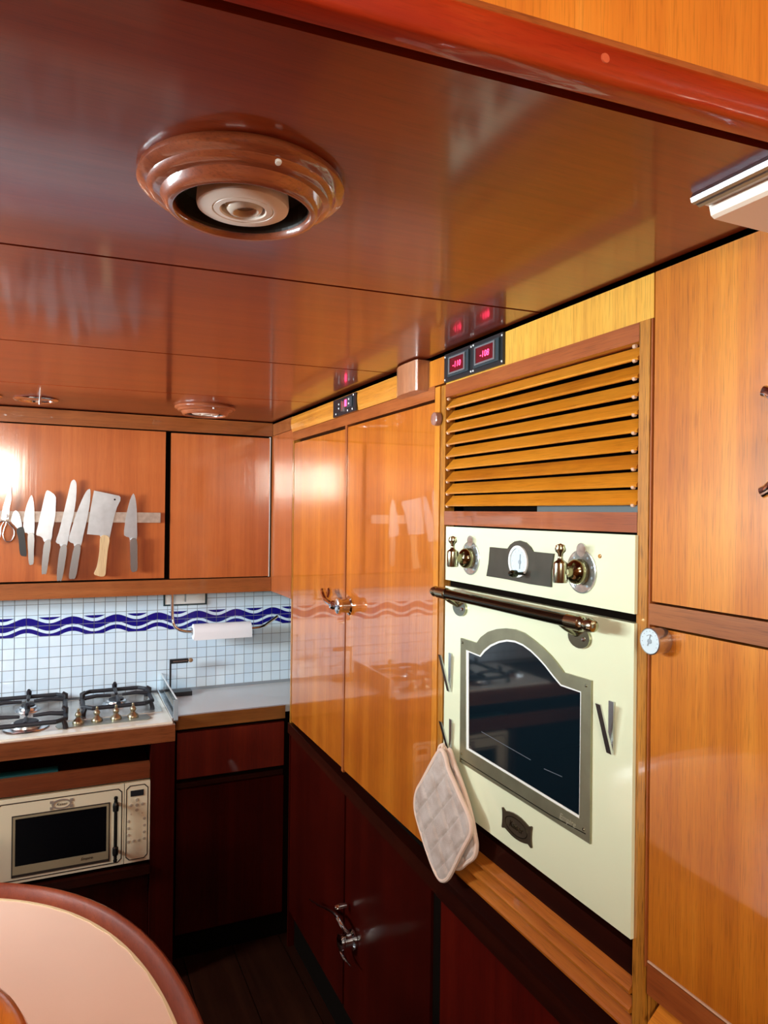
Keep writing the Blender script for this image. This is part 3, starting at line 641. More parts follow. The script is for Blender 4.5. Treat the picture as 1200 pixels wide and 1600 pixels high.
front = [(1.3511, 1.1366), (1.3712, 1.1212), (1.4092, 1.0756), (1.4403, 1.0366), (1.4618, 1.0111), (1.4721, 0.9837), (1.4689, 0.9571), (1.4477, 0.9296), (1.4133, 0.8951), (1.3816, 0.8692), (1.3594, 0.8585), (1.3423, 0.8588), (1.3236, 0.8697), (1.3052, 0.8904), (1.2623, 0.9559), (1.2303, 1.0013), (1.2262, 1.0223), (1.2358, 1.0402), (1.2661, 1.0629), (1.2962, 1.0869), (1.3205, 1.1065), (1.3340, 1.1278)]
ph = pot_holder(front, 0.757, 'front beige quilted pot holder hanging from the hook left of oven window')
lp = part('hanging_loop', tube(bmesh.new(), smooth_path([(0.757, 1.352, 1.118), (0.762, 1.357, 1.140), (0.770, 1.366, 1.1425), (0.764, 1.374, 1.136), (0.757, 1.368, 1.116)], 5), 0.0035, 8), piping, ph, smooth=True)
backp = [(a-0.022, b_+0.004) for a, b_ in front]
ph2 = pot_holder([(1.3450, 1.1366), (1.3601, 1.1070), (1.3588, 1.0498), (1.3464, 0.9761), (1.3349, 0.9291), (1.3290, 0.8982), (1.2987, 0.9018), (1.2652, 0.9296), (1.2376, 0.9542), (1.2299, 0.9794), (1.2388, 1.0049), (1.2485, 1.0278), (1.2681, 1.0573), (1.2930, 1.0859), (1.3212, 1.1144), (1.3344, 1.1308)], 0.772, 'rear beige quilted pot holder mostly hidden behind the front one')
part('hanging_loop', tube(bmesh.new(), smooth_path([(0.772, 1.338, 1.108), (0.771, 1.350, 1.130), (0.772, 1.364, 1.138), (0.774, 1.356, 1.118)], 5), 0.003, 8), piping, ph2, smooth=True)

# ------------------------------------------------------------------ instrument panels
gp = thing('gauge_panel', 'black panel with two red digital displays above the louvred vent', 'display panel', (0.80, 1.31, 1.95))
bp_ = part('face_plate', B((0.795, 0.80, 1.190, 1.428, 1.948, 2.012)), black, gp, bev=0.001)
for (ya, yb), dg, zo in (((1.316, 1.406), '-110', 0.0), ((1.200, 1.296), '-108', 0.0)):
    mt = part('meter', B((0.791, 0.796, ya, yb, 1.957, 2.003)), panelm, gp, bev=0.001)
    part('bezel', frame(bmesh.new(), [(ya+.012, 1.9615), (yb-.008, 1.9615), (yb-.008, 1.9995), (ya+.012, 1.9995)], [(ya+.017, 1.965), (yb-.012, 1.965), (yb-.012, 1.9965), (ya+.017, 1.9965)], 'x', 0.792, 0.7885), plain('grey_bezel', (0.16, 0.15, 0.16), 0.3), mt)
    part('display', B((0.7902, 0.792, ya+.017, yb-.012, 1.965, 1.9965)), leddim, mt)
    part('digits', text_bm(dg, 0.0185, 0.0002, M_right(0.7898, (ya+yb)/2+0.003, 1.9800), 0.1, 1.05), ledred, mt)
for y_, z_ in ((1.424, 2.006), (1.424, 1.954), (1.194, 2.006), (1.194, 1.954), (1.311, 2.007), (1.302, 2.008), (1.311, 1.954), (1.302, 1.954)):
    part('screw', lathe(bmesh.new(), (0.795, y_, z_), (-1, 0, 0), [(0.0024, 0), (0.0018, 0.0012), (0, 0.0016)], 8), white_p, bp_)
sp_ = thing('switch_panel', 'small black switch panel with a red light above the tall locker', 'switch panel', (0.80, 2.04, 1.95))
sb = part('face_plate', B((0.786, 0.7905, 1.944, 2.134, 1.950, 2.004)), black, sp_, bev=0.001)
part('switch_block', B((0.783, 0.787, 1.968, 2.010, 1.966, 1.996)), panelm, sp_, bev=0.0008)
part('switch_block', B((0.783, 0.787, 2.050, 2.098, 1.962, 1.994)), black, sp_, bev=0.0008)
part('switch_bar', B((0.781, 0.787, 2.046, 2.054, 1.960, 1.992)), steel, sp_)
part('red_light', B((0.7815, 0.784, 2.012, 2.024, 1.972, 1.992)), ledred, sp_)
for y_, z_ in ((2.076, 1.985), (2.076, 1.972), (1.992, 1.990), (1.992, 1.977), (1.954, 1.998), (1.962, 1.957), (2.100, 1.957), (2.000, 1.957)):
    part('button', lathe(bmesh.new(), (0.783, y_, z_), (-1, 0, 0), [(0.0032, 0), (0.0028, 0.0012), (0, 0.0018)], 8), white_p, sb)

# ------------------------------------------------------------------ galley: upper cupboards
FY = 2.90
uc = thing('wall_cupboard', 'orange-red varnished wall cupboard above the tiles carrying the knife strip', 'cupboard', (-0.2, 2.96, 1.318))
part('carcass', B((-1.5, 0.799, 2.922, 3.034, 1.325, 2.015)), void, uc)
part('crown_rail', B((-1.5, 0.7985, 2.893, 2.922, 1.962, 2.016)), back_x, uc, bev=0.003)
part('bottom_rail', B((-1.5, 0.7985, 2.892, 2.922, 1.318, 1.376)), back_x, uc, bev=0.004)
part('door', B((-0.62, 0.371, FY, 2.92, 1.383, 1.957)), back_z, uc, bev=0.002)
part('door', B((0.392, 0.789, FY, 2.92, 1.380, 1.954)), back_z, uc, bev=0.002)
part('door', B((-1.48, -0.64, FY, 2.92, 1.383, 1.957)), back_z, uc, bev=0.002)
part('end_strip', B((0.790, 0.7925, 2.898, 2.92, 1.378, 1.958)), plain('pale_joint', (0.75, 0.66, 0.58), 0.4), uc)

# magnetic strip and knives
KY = 2.884
ms = part('magnetic_strip', B((-0.45, 0.353, KY, 2.8995, 1.6005, 1.6395)), stripm, None, bev=0.001)
tag(ms, 'worn steel magnetic knife strip across the left wall cupboard door', 'knife strip')
def knife(name, lab, blade, handle, cat='knife', bmat=None, hmat=None, hname='handle', y=KY-0.0005):
    zmin = min(p[1] for p in handle)
    t = thing(name, lab, cat, (handle[0][0], y, zmin), 'knives on the magnetic strip')
    part('blade', P(sm2(blade, 2) if name != 'meat_cleaver' else blade, 'y', y-0.0025, y), bmat or blade_m, t, bev=0.0006)
    part(hname, P(sm2(handle, 3), 'y', y-0.0150, y+0.001), hmat or hdl_m, t, bev=0.0055, smooth=True, seg=4)
    return t
knife('paring_knife', 'small paring knife with a black riveted handle beside the scissors', [(-0.1634, 1.6026), (-0.1584, 1.6300), (-0.1496, 1.6426), (-0.1379, 1.6312), (-0.1324, 1.6102), (-0.1285, 1.5842), (-0.1418, 1.5762), (-0.1522, 1.5891)], [(-0.1450, 1.5729), (-0.1264, 1.5829), (-0.1189, 1.5554), (-0.1119, 1.4852), (-0.1181, 1.4773), (-0.1329, 1.4855), (-0.1379, 1.5354)], hmat=black)
knife('petty_knife', 'narrow pointed knife with tapered steel handle left of the wide-bladed one', [(-0.0983, 1.6986), (-0.0908, 1.6710), (-0.0885, 1.6257), (-0.0886, 1.5526), (-0.1048, 1.5526), (-0.1117, 1.5611), (-0.1238, 1.5677), (-0.1225, 1.6103), (-0.1167, 1.6505), (-0.1084, 1.6783)], [(-0.1082, 1.5553), (-0.0884, 1.5553), (-0.0886, 1.4949), (-0.0886, 1.4547), (-0.0935, 1.4472), (-0.1034, 1.4499), (-0.1071, 1.4952)])
knife('vegetable_knife', 'wide-bladed knife with rounded tip and steel handle', [(-0.0507, 1.7133), (-0.0429, 1.7160), (-0.0267, 1.7052), (-0.0182, 1.6916), (-0.0183, 1.6620), (-0.0197, 1.6212), (-0.0275, 1.5753), (-0.0335, 1.5285), (-0.0555, 1.5286), (-0.0602, 1.5418), (-0.0708, 1.5500), (-0.0822, 1.5551), (-0.0758, 1.5904), (-0.0650, 1.6461), (-0.0573, 1.6868)], [(-0.0527, 1.5309), (-0.0334, 1.5308), (-0.0392, 1.4690), (-0.0459, 1.4159), (-0.0541, 1.4126), (-0.0623, 1.4158), (-0.0603, 1.4744)])
knife('bread_knife', 'long straight round-tipped bread knife, tallest on the strip', [(0.0357, 1.7554), (0.0428, 1.7587), (0.0490, 1.7507), (0.0511, 1.7352), (0.0498, 1.6837), (0.0419, 1.6269), (0.0307, 1.5754), (0.0197, 1.5087), (0.0010, 1.5089), (-0.0047, 1.5202), (-0.0168, 1.5279), (-0.0066, 1.5651), (0.0067, 1.6266), (0.0222, 1.7037), (0.0302, 1.7424)], [(0.0001, 1.5124), (0.0201, 1.5122), (0.0156, 1.4530), (0.0051, 1.3894), (-0.0032, 1.3871), (-0.0116, 1.3899), (-0.0094, 1.4484)])
knife('chef_knife', 'broad tilted chef knife with steel handle, left of the cleaver', [(0.0935, 1.7248), (0.0988, 1.7208), (0.0983, 1.6793), (0.0894, 1.6170), (0.0768, 1.5549), (0.0668, 1.5084), (0.0479, 1.5086), (0.0421, 1.5226), (0.0260, 1.5324), (0.0354, 1.5755), (0.0512, 1.6322), (0.0696, 1.6840), (0.0845, 1.7163)], [(0.0467, 1.5132), (0.0670, 1.5130), (0.0606, 1.4524), (0.0518, 1.3987), (0.0406, 1.3923), (0.0288, 1.3967), (0.0334, 1.4427)], y=KY-0.004)
cl = knife('meat_cleaver', 'rectangular steel cleaver with pale wooden handle', [(0.1115, 1.7202), (0.2007, 1.7022), (0.2057, 1.6960), (0.2048, 1.6838), (0.1937, 1.6599), (0.1847, 1.6282), (0.1763, 1.5861), (0.1680, 1.5409), (0.1362, 1.5452), (0.1327, 1.5520), (0.0888, 1.5563), (0.0945, 1.6066), (0.1011, 1.6586)], [(0.1371, 1.5487), (0.1664, 1.5444), (0.1611, 1.4922), (0.1560, 1.4296), (0.1533, 1.4035), (0.1422, 1.3976), (0.1253, 1.4017), (0.1146, 1.4087), (0.1249, 1.4354), (0.1329, 1.4925)], hmat=handle_w)
(hx, hz_), = [(0.1848, 1.6876)]
part('hanging_hole', lathe(bmesh.new(), (hx, KY-0.003, hz_), (0, -1, 0), [(0.0035, 0), (0.0035, 0.0004), (0, 0.0004)], 14), void, cl, label='dark round hanging hole')
knife('utility_knife', 'slim pointed knife with steel handle, alone at the right end of the strip', [(0.2515, 1.7123), (0.2598, 1.6901), (0.2643, 1.6503), (0.2661, 1.5863), (0.2652, 1.5304), (0.2435, 1.5305), (0.2374, 1.5438), (0.2198, 1.5518), (0.2218, 1.5915), (0.2288, 1.6392), (0.2397, 1.6871)], [(0.2419, 1.5345), (0.2645, 1.5344), (0.2678, 1.4695), (0.2683, 1.4243), (0.2614, 1.4138), (0.2457, 1.4168), (0.2426, 1.4699)])
sc_ = thing('kitchen_scissors', 'steel kitchen scissors with ring handles at the left end of the strip', 'scissors', (-0.17, KY, 1.52), 'knives on the magnetic strip')
part('blade', P([(-0.1670, 1.7320), (-0.1638, 1.7246), (-0.1625, 1.6848), (-0.1675, 1.6548), (-0.1714, 1.6100), (-0.1846, 1.6099), (-0.1866, 1.6347), (-0.1809, 1.6745), (-0.1742, 1.7094)], 'y', KY-0.003, KY), blade_m, sc_, bev=0.0005)
part('blade', P([(-0.1706, 1.7144), (-0.1775, 1.6994), (-0.1893, 1.6545), (-0.1949, 1.6099), (-0.1808, 1.6050), (-0.1725, 1.6448), (-0.1648, 1.6673), (-0.1684, 1.6747)], 'y', KY-0.006, KY-0.0032), steel, sc_, bev=0.0005)
(px_, pz_), = [(-0.1808, 1.6219)]
part('pivot', lathe(bmesh.new(), (px_, KY-0.006, pz_), (0, -1, 0), [(0.0090, 0), (0.0090, 0.002), (0.006, 0.004), (0, 0.0045)], 20), white_p, sc_, smooth=True)
for pts in ([(-0.1762, 1.6026), (-0.1650, 1.5878), (-0.1547, 1.5753), (-0.1523, 1.5554), (-0.1600, 1.5356), (-0.1710, 1.5297), (-0.1820, 1.5357), (-0.1879, 1.5555), (-0.1847, 1.5753), (-0.1796, 1.5902)], [(-0.1858, 1.6001), (-0.1935, 1.5852), (-0.1959, 1.5605), (-0.2017, 1.5358), (-0.2125, 1.5260), (-0.2225, 1.5359), (-0.2245, 1.5605), (-0.2174, 1.5802), (-0.2045, 1.5926), (-0.1946, 1.6025)]):
    path = smooth_path([(a, KY-0.006, b_) for a, b_ in pts], 4, True); path += path[:2]
    part('finger_ring', tube(bmesh.new(), path, 0.0026, 8), steel, sc_, smooth=True)

# ------------------------------------------------------------------ things on the tiles
so = thing('wall_socket', 'white double wall socket in a dark frame, half under the cupboard', 'socket', (0.47, 3.03, 1.25))
part('surround', frame(bmesh.new(), [(0.386, 1.256), (0.561, 1.256), (0.561, 1.345), (0.386, 1.345)], [(0.393, 1.262), (0.554, 1.262), (0.554, 1.339), (0.393, 1.339)], 'y', 3.035, 3.027), plain('dark_green_frame', (0.02, 0.05, 0.06), 0.3), so)
part('cover_plate', B((0.393, 0.554, 3.029, 3.035, 1.262, 1.339)), white_p, so)
for xa in (0.404, 0.481): part('rocker', B((xa, xa+0.062, 3.0255, 3.029, 1.274, 1.335)), white_p, so, bev=0.0015)
part('rocker_gap', B((0.4705, 0.4765, 3.028, 3.0288, 1.270, 1.336)), greyp, so)
rh = thing('roll_holder', 'bent chrome rod holding the paper roll below the wall cupboard', 'paper holder', (0.43, 2.97, 1.2))
part('rod', tube(bmesh.new(), smooth_path([(0.412, 2.965, 1.318), (0.412, 2.96, 1.26), (0.413, 2.955, 1.215), (0.420, 2.95, 1.185), (0.440, 2.95, 1.168), (0.48, 2.95, 1.158), (0.60, 2.95, 1.156), (0.73, 2.95, 1.157), (0.78, 2.95, 1.163), (0.815, 2.965, 1.178), (0.855, 2.985, 1.198)], 6), 0.0062, 12), chrome, rh, smooth=True)
part('end_stop', lathe(bmesh.new(), (0.4855, 2.95, 1.1575), (1, 0, 0), [(0, 0), (0.016, 0.001), (0.016, 0.005), (0, 0.006)], 16), steel, rh)
pr_ = thing('paper_roll', 'white kitchen paper roll on the chrome rod', 'paper roll', (0.61, 2.95, 1.12))
bm = lathe(bmesh.new(), (0.492, 2.95, 1.1565), (1, 0, 0), [(0.0075, 0), (0.030, 0), (0.0318, 0.001), (0.0318, 0.236), (0.030, 0.237), (0.0075, 0.237), (0.0075, 0)], 32)
part('paper', bm, paper, pr_, smooth=True)
part('loose_sheet', B((0.4925, 0.7285, 2.9175, 2.9185, 1.1265, 1.1565)), paper, pr_)
st = thing('black_stand', 'small black metal stand with a side arm beside the hob guard', 'stand', (0.45, 2.97, 0.90))
part('base', B((0.405, 0.492, 2.945, 2.995, 0.9005, 0.918)), black, st, bev=0.003)
part('upright', B((0.4055, 0.4120, 2.966, 2.974, 0.910, 1.044)), black, st, bev=0.0012)
part('arm', B((0.4055, 0.478, 2.965, 2.975, 1.030, 1.047)), black, st, bev=0.003)
part('arm_slot', B((0.418, 0.474, 2.9642, 2.9655, 1.0365, 1.0405)), steel, st)
part('end_ball', lathe(bmesh.new(), (0.476, 2.97, 1.0385), (1, 0, 0), [(0.003, 0), (0.004, 0.004), (0.0085, 0.008), (0.009, 0.014), (0.006, 0.020), (0, 0.022)], 16), plain('brown_ball', (0.34, 0.20, 0.10), 0.3), st, smooth=True)

# ------------------------------------------------------------------ worktop, drawer and door right of the hob
wt = thing('worktop', 'pale grey laminate worktop with wooden front edge in the galley corner', 'worktop', (0.75, 2.85, 0.85))
part('top', B((0.388, 1.13, 2.676, 3.034, 0.872, 0.900)), topw, wt, bev=0.001)
part('front_edge', B((0.388, 0.798, 2.662, 2.677, 0.851, 0.9008)), wood('worktop_edge_wood', (0.17, 0.055, 0.010), (0.27, 0.095, 0.02), (0.38, 0.16, 0.04), grain='x'), wt, bev=0.003)
part('inset_line', B((0.93, 0.932, 2.80, 2.96, 0.8999, 0.9004)), greyp, wt)
bc = thing('base_cupboard', 'dark red base cupboard with a drawer under the pale worktop', 'cupboard', (0.6, 2.8, 0.0))
part('carcass', B((0.385, 1.13, 2.692, 3.03, 0.0, 0.850)), void, bc)
part('drawer', B((0.394, 0.796, 2.668, 2.69, 0.668, 0.836)), wood('drawer_mahogany', (0.08, 0.006, 0.002), (0.12, 0.009, 0.003), (0.18, 0.018, 0.004), grain='z', coat=0.3), bc, bev=0.004)
part('finger_rail', B((0.394, 0.796, 2.676, 2.69, 0.632, 0.650)), dark_x, bc, bev=0.003)
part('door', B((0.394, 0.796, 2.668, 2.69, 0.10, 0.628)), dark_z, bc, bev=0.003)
part('plinth', B((0.39, 0.80, 2.70, 2.71, 0.0, 0.095)), void, bc)

# ------------------------------------------------------------------ hob unit
hu = thing('hob_unit', 'dark wooden hob cabinet with open shelf and microwave niche', 'cupboard', (-0.2, 2.8, 0.0))
part('back_board', B((-1.4, 0.372, 3.00, 3.03, 0.0, 0.87)), void, hu)
part('front_nosing', B((-1.4, 0.3725, 2.568, 2.600, 0.842, 0.899)), wood('hob_nosing_wood', (0.10, 0.022, 0.006), (0.19, 0.048, 0.012), (0.30, 0.09, 0.03), grain='x', pore=0.4), hu, bev=0.004)
part('top_board', B((-1.4, 0.372, 2.60, 3.034, 0.868, 0.892)), dark_x, hu)
part('post', B((0.292, 0.372, 2.570, 2.620, 0.0, 0.841)), dark_z, hu, bev=0.002)
part('side_board', B((0.300, 0.372, 2.62, 3.0, 0.0, 0.868)), void, hu)
part('upper_shelf_rail', B((-1.4, 0.290, 2.572, 2.600, 0.724, 0.776)), wood('shaded_shelf_rail_wood', (0.10, 0.02, 0.006), (0.16, 0.035, 0.010), (0.22, 0.06, 0.02), grain='x', coat=0.3), hu, bev=0.003)  # rail wood darkened: the shade is put into its colour
part('upper_shelf', B((-1.4, 0.290, 2.60, 3.0, 0.745, 0.765)), dark_x, hu)
part('lower_shelf', B((-1.4, 0.290, 2.555, 3.0, 0.400, 0.428)), dark_x, hu, bev=0.004)
part('lower_front', B((-1.4, 0.290, 2.60, 2.62, 0.08, 0.398)), dark_z, hu)
part('division', B((-0.235, -0.215, 2.58, 3.0, 0.428, 0.744)), dark_z, hu)
tr = part('shallow_tray', B((-0.20, 0.0, 2.605, 2.650, 0.7655, 0.7790)), teal, None, bev=0.002); tag(tr, 'teal shallow tray lying in the dark shelf above the microwave', 'tray')

hobbrass = plain('dull_brass', (0.34, 0.29, 0.19), 0.30, metal=0.9)
hob = thing('gas_hob', 'cream enamel gas hob with black cast iron grates and brass knobs', 'hob', (0.0, 2.8, 0.892))
part('hob_plate', B((-0.42, 0.3655, 2.585, 3.02, 0.8925, 0.9055)), hobm, hob, bev=0.003)
part('steel_pan', B((-0.20, 0.35, 2.73, 3.01, 0.9055, 0.9068)), plain('worn_hob_metal', (0.58, 0.55, 0.50), 0.25, metal=0.7, noise=0.25, nscale=30), hob)
part('knob_strip', P([(0.0, 2.640), (0.285, 2.640), (0.300, 2.655), (0.292, 2.712), (0.0, 2.712), (-0.01, 2.675)], 'z', 0.9055, 0.9080), plain('knob_strip_grey', (0.30, 0.32, 0.28), 0.3, metal=0.5), hob)
for i, (kx, ky) in enumerate(((0.062, 2.680), (0.122, 2.682), (0.185, 2.684), (0.242, 2.686))):
    bm = lathe(bmesh.new(), (kx, ky, 0.908), (0, 0, 1), [(0.019, 0), (0.0195, 0.003), (0.0175, 0.010), (0.0100, 0.016), (0.0065, 0.021), (0.0100, 0.026), (0.0110, 0.031), (0.0080, 0.037), (0.0040, 0.041), (0.0050, 0.046), (0.0035, 0.051), (0, 0.052)], 20)
    part('knob', bm, hobbrass, hob, smooth=True)
def burner(x, y, r):
    b_ = part('burner', lathe(bmesh.new(), (x, y, 0.9068), (0, 0, 1), [(r*1.45, 0), (r*1.4, 0.003), (r*1.15, 0.003), (r*1.05, 0.006), (r, 0.014), (r*0.9, 0.016), (0, 0.016)], 28), steel, hob, smooth=True)
    part('burner_cap', lathe(bmesh.new(), (x, y, 0.9228), (0, 0, 1), [(r*0.75, 0), (r*0.78, 0.003), (r*0.72, 0.006), (0, 0.007)], 28), iron, b_, smooth=True)
burner(-0.100, 2.700, 0.050); burner(-0.103, 2.925, 0.030); burner(0.200, 2.900, 0.036); burner(-0.33, 2.74, 0.03)
def grate(x0_, x1_, y0_, y1_, centres, gz=0.944):
    g_ = bmesh.new(); r = 0.0078; c = 0.03
    pts = [(x0_+c, y0_), (x1_-c, y0_), (x1_, y0_+c), (x1_, y1_-c), (x1_-c, y1_), (x0_+c, y1_), (x0_, y1_-c), (x0_, y0_+c)]
    loop = [Vector((a, b_, gz-0.006)) for a, b_ in pts]; loop += loop[:2]; tube(g_, loop, r, 8)
    for a, b_ in ((x0_+0.008, y0_+0.02), (x1_-0.008, y0_+0.02), (x0_+0.008, y1_-0.02), (x1_-0.008, y1_-0.02)):
        tube(g_, [(a, b_, gz-0.006), (a+(0.006 if a > (x0_+x1_)/2 else -0.006), b_, gz-0.022), (a+(0.008 if a > (x0_+x1_)/2 else -0.008), b_, 0.908)], [0.007, 0.008, 0.009], 8)
    for cx_, cy_, ext in centres:
        for dx, dy in ((1, 0), (-1, 0), (0, 1), (0, -1)):
            ex = (x1_ if dx > 0 else x0_) if dx else cx_; ey = (cy_+dy*ext) if dy else cy_
            s = Vector((cx_+dx*0.020, cy_+dy*0.020, gz)); e = Vector((ex, ey, gz))
            tube(g_, [s, s.lerp(e, 0.5)+Vector((0, 0, 0.003)), e+Vector((0, 0, -0.003))], [0.0055, 0.0072, 0.0080], 8)
            if dy > 0 or dx: tube(g_, [e+Vector((0, 0, -0.004)), e+Vector((0, 0, 0.014)), e+Vector((-dx*0.010, -dy*0.010, 0.022))], [0.0085, 0.0095, 0.006], 8)
    return g_
part('pan_grate', grate(0.080, 0.318, 2.745, 3.000, [(0.200, 2.885, 0.115)]), iron, hob, smooth=True)
part('pan_grate', grate(-0.232, 0.022, 2.615, 3.000, [(-0.100, 2.700, 0.085), (-0.103, 2.905, 0.09)]), iron, hob, smooth=True)
gd = thing('hob_guard', 'low glass guard with steel channel between the hob and the worktop', 'splash guard', (0.376, 2.8, 0.89))
part('glass_plate', B((0.3785, 0.3825, 2.605, 3.030, 0.900, 0.978)), glass, gd)
part('top_edge', B((0.3780, 0.3830, 2.603, 3.032, 0.978, 0.9805)), plain('bright_glass_edge', (0.82, 0.90, 0.92), 0.15), gd)
part('steel_channel', B((0.3665, 0.386, 2.600, 3.032, 0.9005, 0.905)), steel, gd, bev=0.001)
part('channel_lip', B((0.3665, 0.370, 2.600, 3.032, 0.905, 0.914)), chrome, gd, bev=0.0008)
part('front_cap', B((0.3700, 0.3860, 2.600, 2.606, 0.905, 0.976)), plain('blue_grey_cap', (0.45, 0.55, 0.62), 0.25, metal=0.3), gd)

# ------------------------------------------------------------------ microwave (front plane y = 2.575)
MY = 2.575
mw = thing('microwave', 'cream retro microwave with black window in the niche under the hob', 'microwave', (0.05, 2.75, 0.428))
part('body', B((-0.186, 0.291, MY+0.006, 2.93, 0.440, 0.716)), cream_mw, mw, bev=0.003)
part('foot', B((-0.16, -0.13, 2.60, 2.63, 0.428, 0.441)), black, mw); part('foot', B((0.235, 0.265, 2.60, 2.63, 0.428, 0.441)), black, mw)
md_ = part('door', B((-0.186, 0.206, MY-0.004, MY+0.006, 0.442, 0.714)), cream_mw, mw, bev=0.002)
mp_ = part('control_panel', B((0.208, 0.291, MY-0.004, MY+0.006, 0.442, 0.714)), cream_mw, mw, bev=0.002)
YF = MY-0.0045
def oct_(x0_, x1_, z0_, z1_, c): return [(x0_+c, z0_), (x1_-c, z0_), (x1_, z0_+c), (x1_, z1_-c), (x1_-c, z1_), (x0_+c, z1_), (x0_, z1_-c), (x0_, z0_+c)]
part('border_line', frame(bmesh.new(), oct_(-0.178, 0.2005, 0.450, 0.702, 0.012), oct_(-0.1748, 0.1973, 0.4532, 0.6988, 0.0107), 'y', YF+0.001, YF), linef, md_)
part('border_line', frame(bmesh.new(), oct_(0.2125, 0.2850, 0.450, 0.706, 0.012), oct_(0.2155, 0.2820, 0.453, 0.703, 0.0107), 'y', YF+0.001, YF), linef, mp_)
part('window_trim', frame(bmesh.new(), [(-0.130, 0.470), (0.158, 0.470), (0.158, 0.656), (-0.130, 0.656)], [(-0.123, 0.497), (0.151, 0.497), (0.151, 0.649), (-0.123, 0.649)], 'y', YF+0.001, YF-0.0015), plain('trim_gilt', (0.50, 0.40, 0.24), 0.3, metal=0.5), md_)
part('window_outline', frame(bmesh.new(), [(-0.1335, 0.461), (0.1615, 0.461), (0.1615, 0.660), (-0.1335, 0.660)], [(-0.130, 0.470), (0.158, 0.470), (0.158, 0.656), (-0.130, 0.656)], 'y', YF+0.001, YF-0.0008), linef, md_)
part('window_glass', B((-0.123, 0.151, YF-0.0010, YF+0.001, 0.497, 0.649)), mglass, md_)
part('lettering', text_bm('Empire', 0.013, 0.0002, M_back(0.090, YF-0.0018, 0.4845), 0.25), linef, md_)
bm = bmesh.new(); cx, cz = 0.012, 0.678
frame(bm, [(cx+math.cos(2*math.pi*i/28)*0.030, cz+math.sin(2*math.pi*i/28)*0.0165) for i in range(28)], [(cx+math.cos(2*math.pi*i/28)*0.0245, cz+math.sin(2*math.pi*i/28)*0.0115) for i in range(28)], 'y', YF+0.001, YF-0.0012)
for sx in (-1, 1):
    for sz in (-1, 1): box(bm, cx+sx*0.030-0.005, cx+sx*0.030+0.005, YF-0.0010, YF+0.001, cz+sz*0.010-0.005, cz+sz*0.010+0.004)
bg = part('badge', bm, plain('badge_grey', (0.36, 0.28, 0.22), 0.35, metal=0.3), md_)
part('lettering', text_bm('Kaiser', 0.0125, 0.0002, M_back(cx, YF-0.0004, cz-0.0005), 0.25), linef, bg)
bm = tube(bmesh.new(), [(0.1785, MY-0.028, 0.478), (0.1785, MY-0.028, 0.672)], 0.0058, 12)
for zc, s in ((0.495, -1), (0.655, 1)):
    lathe(bm, (0.1785, MY-0.028, zc-s*0.022), (0, 0, s), [(0.0058, 0), (0.0095, 0.004), (0.0100, 0.020), (0.0090, 0.028), (0.0045, 0.034), (0.0045, 0.040), (0.0068, 0.045), (0.0060, 0.051), (0, 0.054)], 16)
    tube(bm, [(0.1785, MY-0.003, zc), (0.1785, MY-0.028, zc)], 0.0055, 10)
part('handle', bm, plain('black_bronze', (0.02, 0.018, 0.016), 0.25, metal=0.6), md_, smooth=True)
part('display', B((0.227, 0.270, YF-0.0008, YF+0.001, 0.668, 0.688)), black, mp_)
for bx, bz, r in ((0.248, 0.655, .0055), (0.248, 0.637, .0055), (0.248, 0.620, .0055), (0.229, 0.638, .0055), (0.267, 0.638, .0055), (0.229, 0.608, .002), (0.265, 0.607, .002), (0.221, 0.585, .005), (0.221, 0.561, .005), (0.221, 0.538, .005), (0.221, 0.515, .005), (0.273, 0.587, .005), (0.273, 0.564, .005), (0.273, 0.541, .005), (0.273, 0.518, .005), (0.239, 0.515, .005), (0.256, 0.515, .005)):
    part('button', lathe(bmesh.new(), (bx, YF+0.0005, bz), (0, -1, 0), [(r, 0), (r, 0.0010), (r*0.8, 0.0014), (0, 0.0014)], 12), buttonm, mp_)

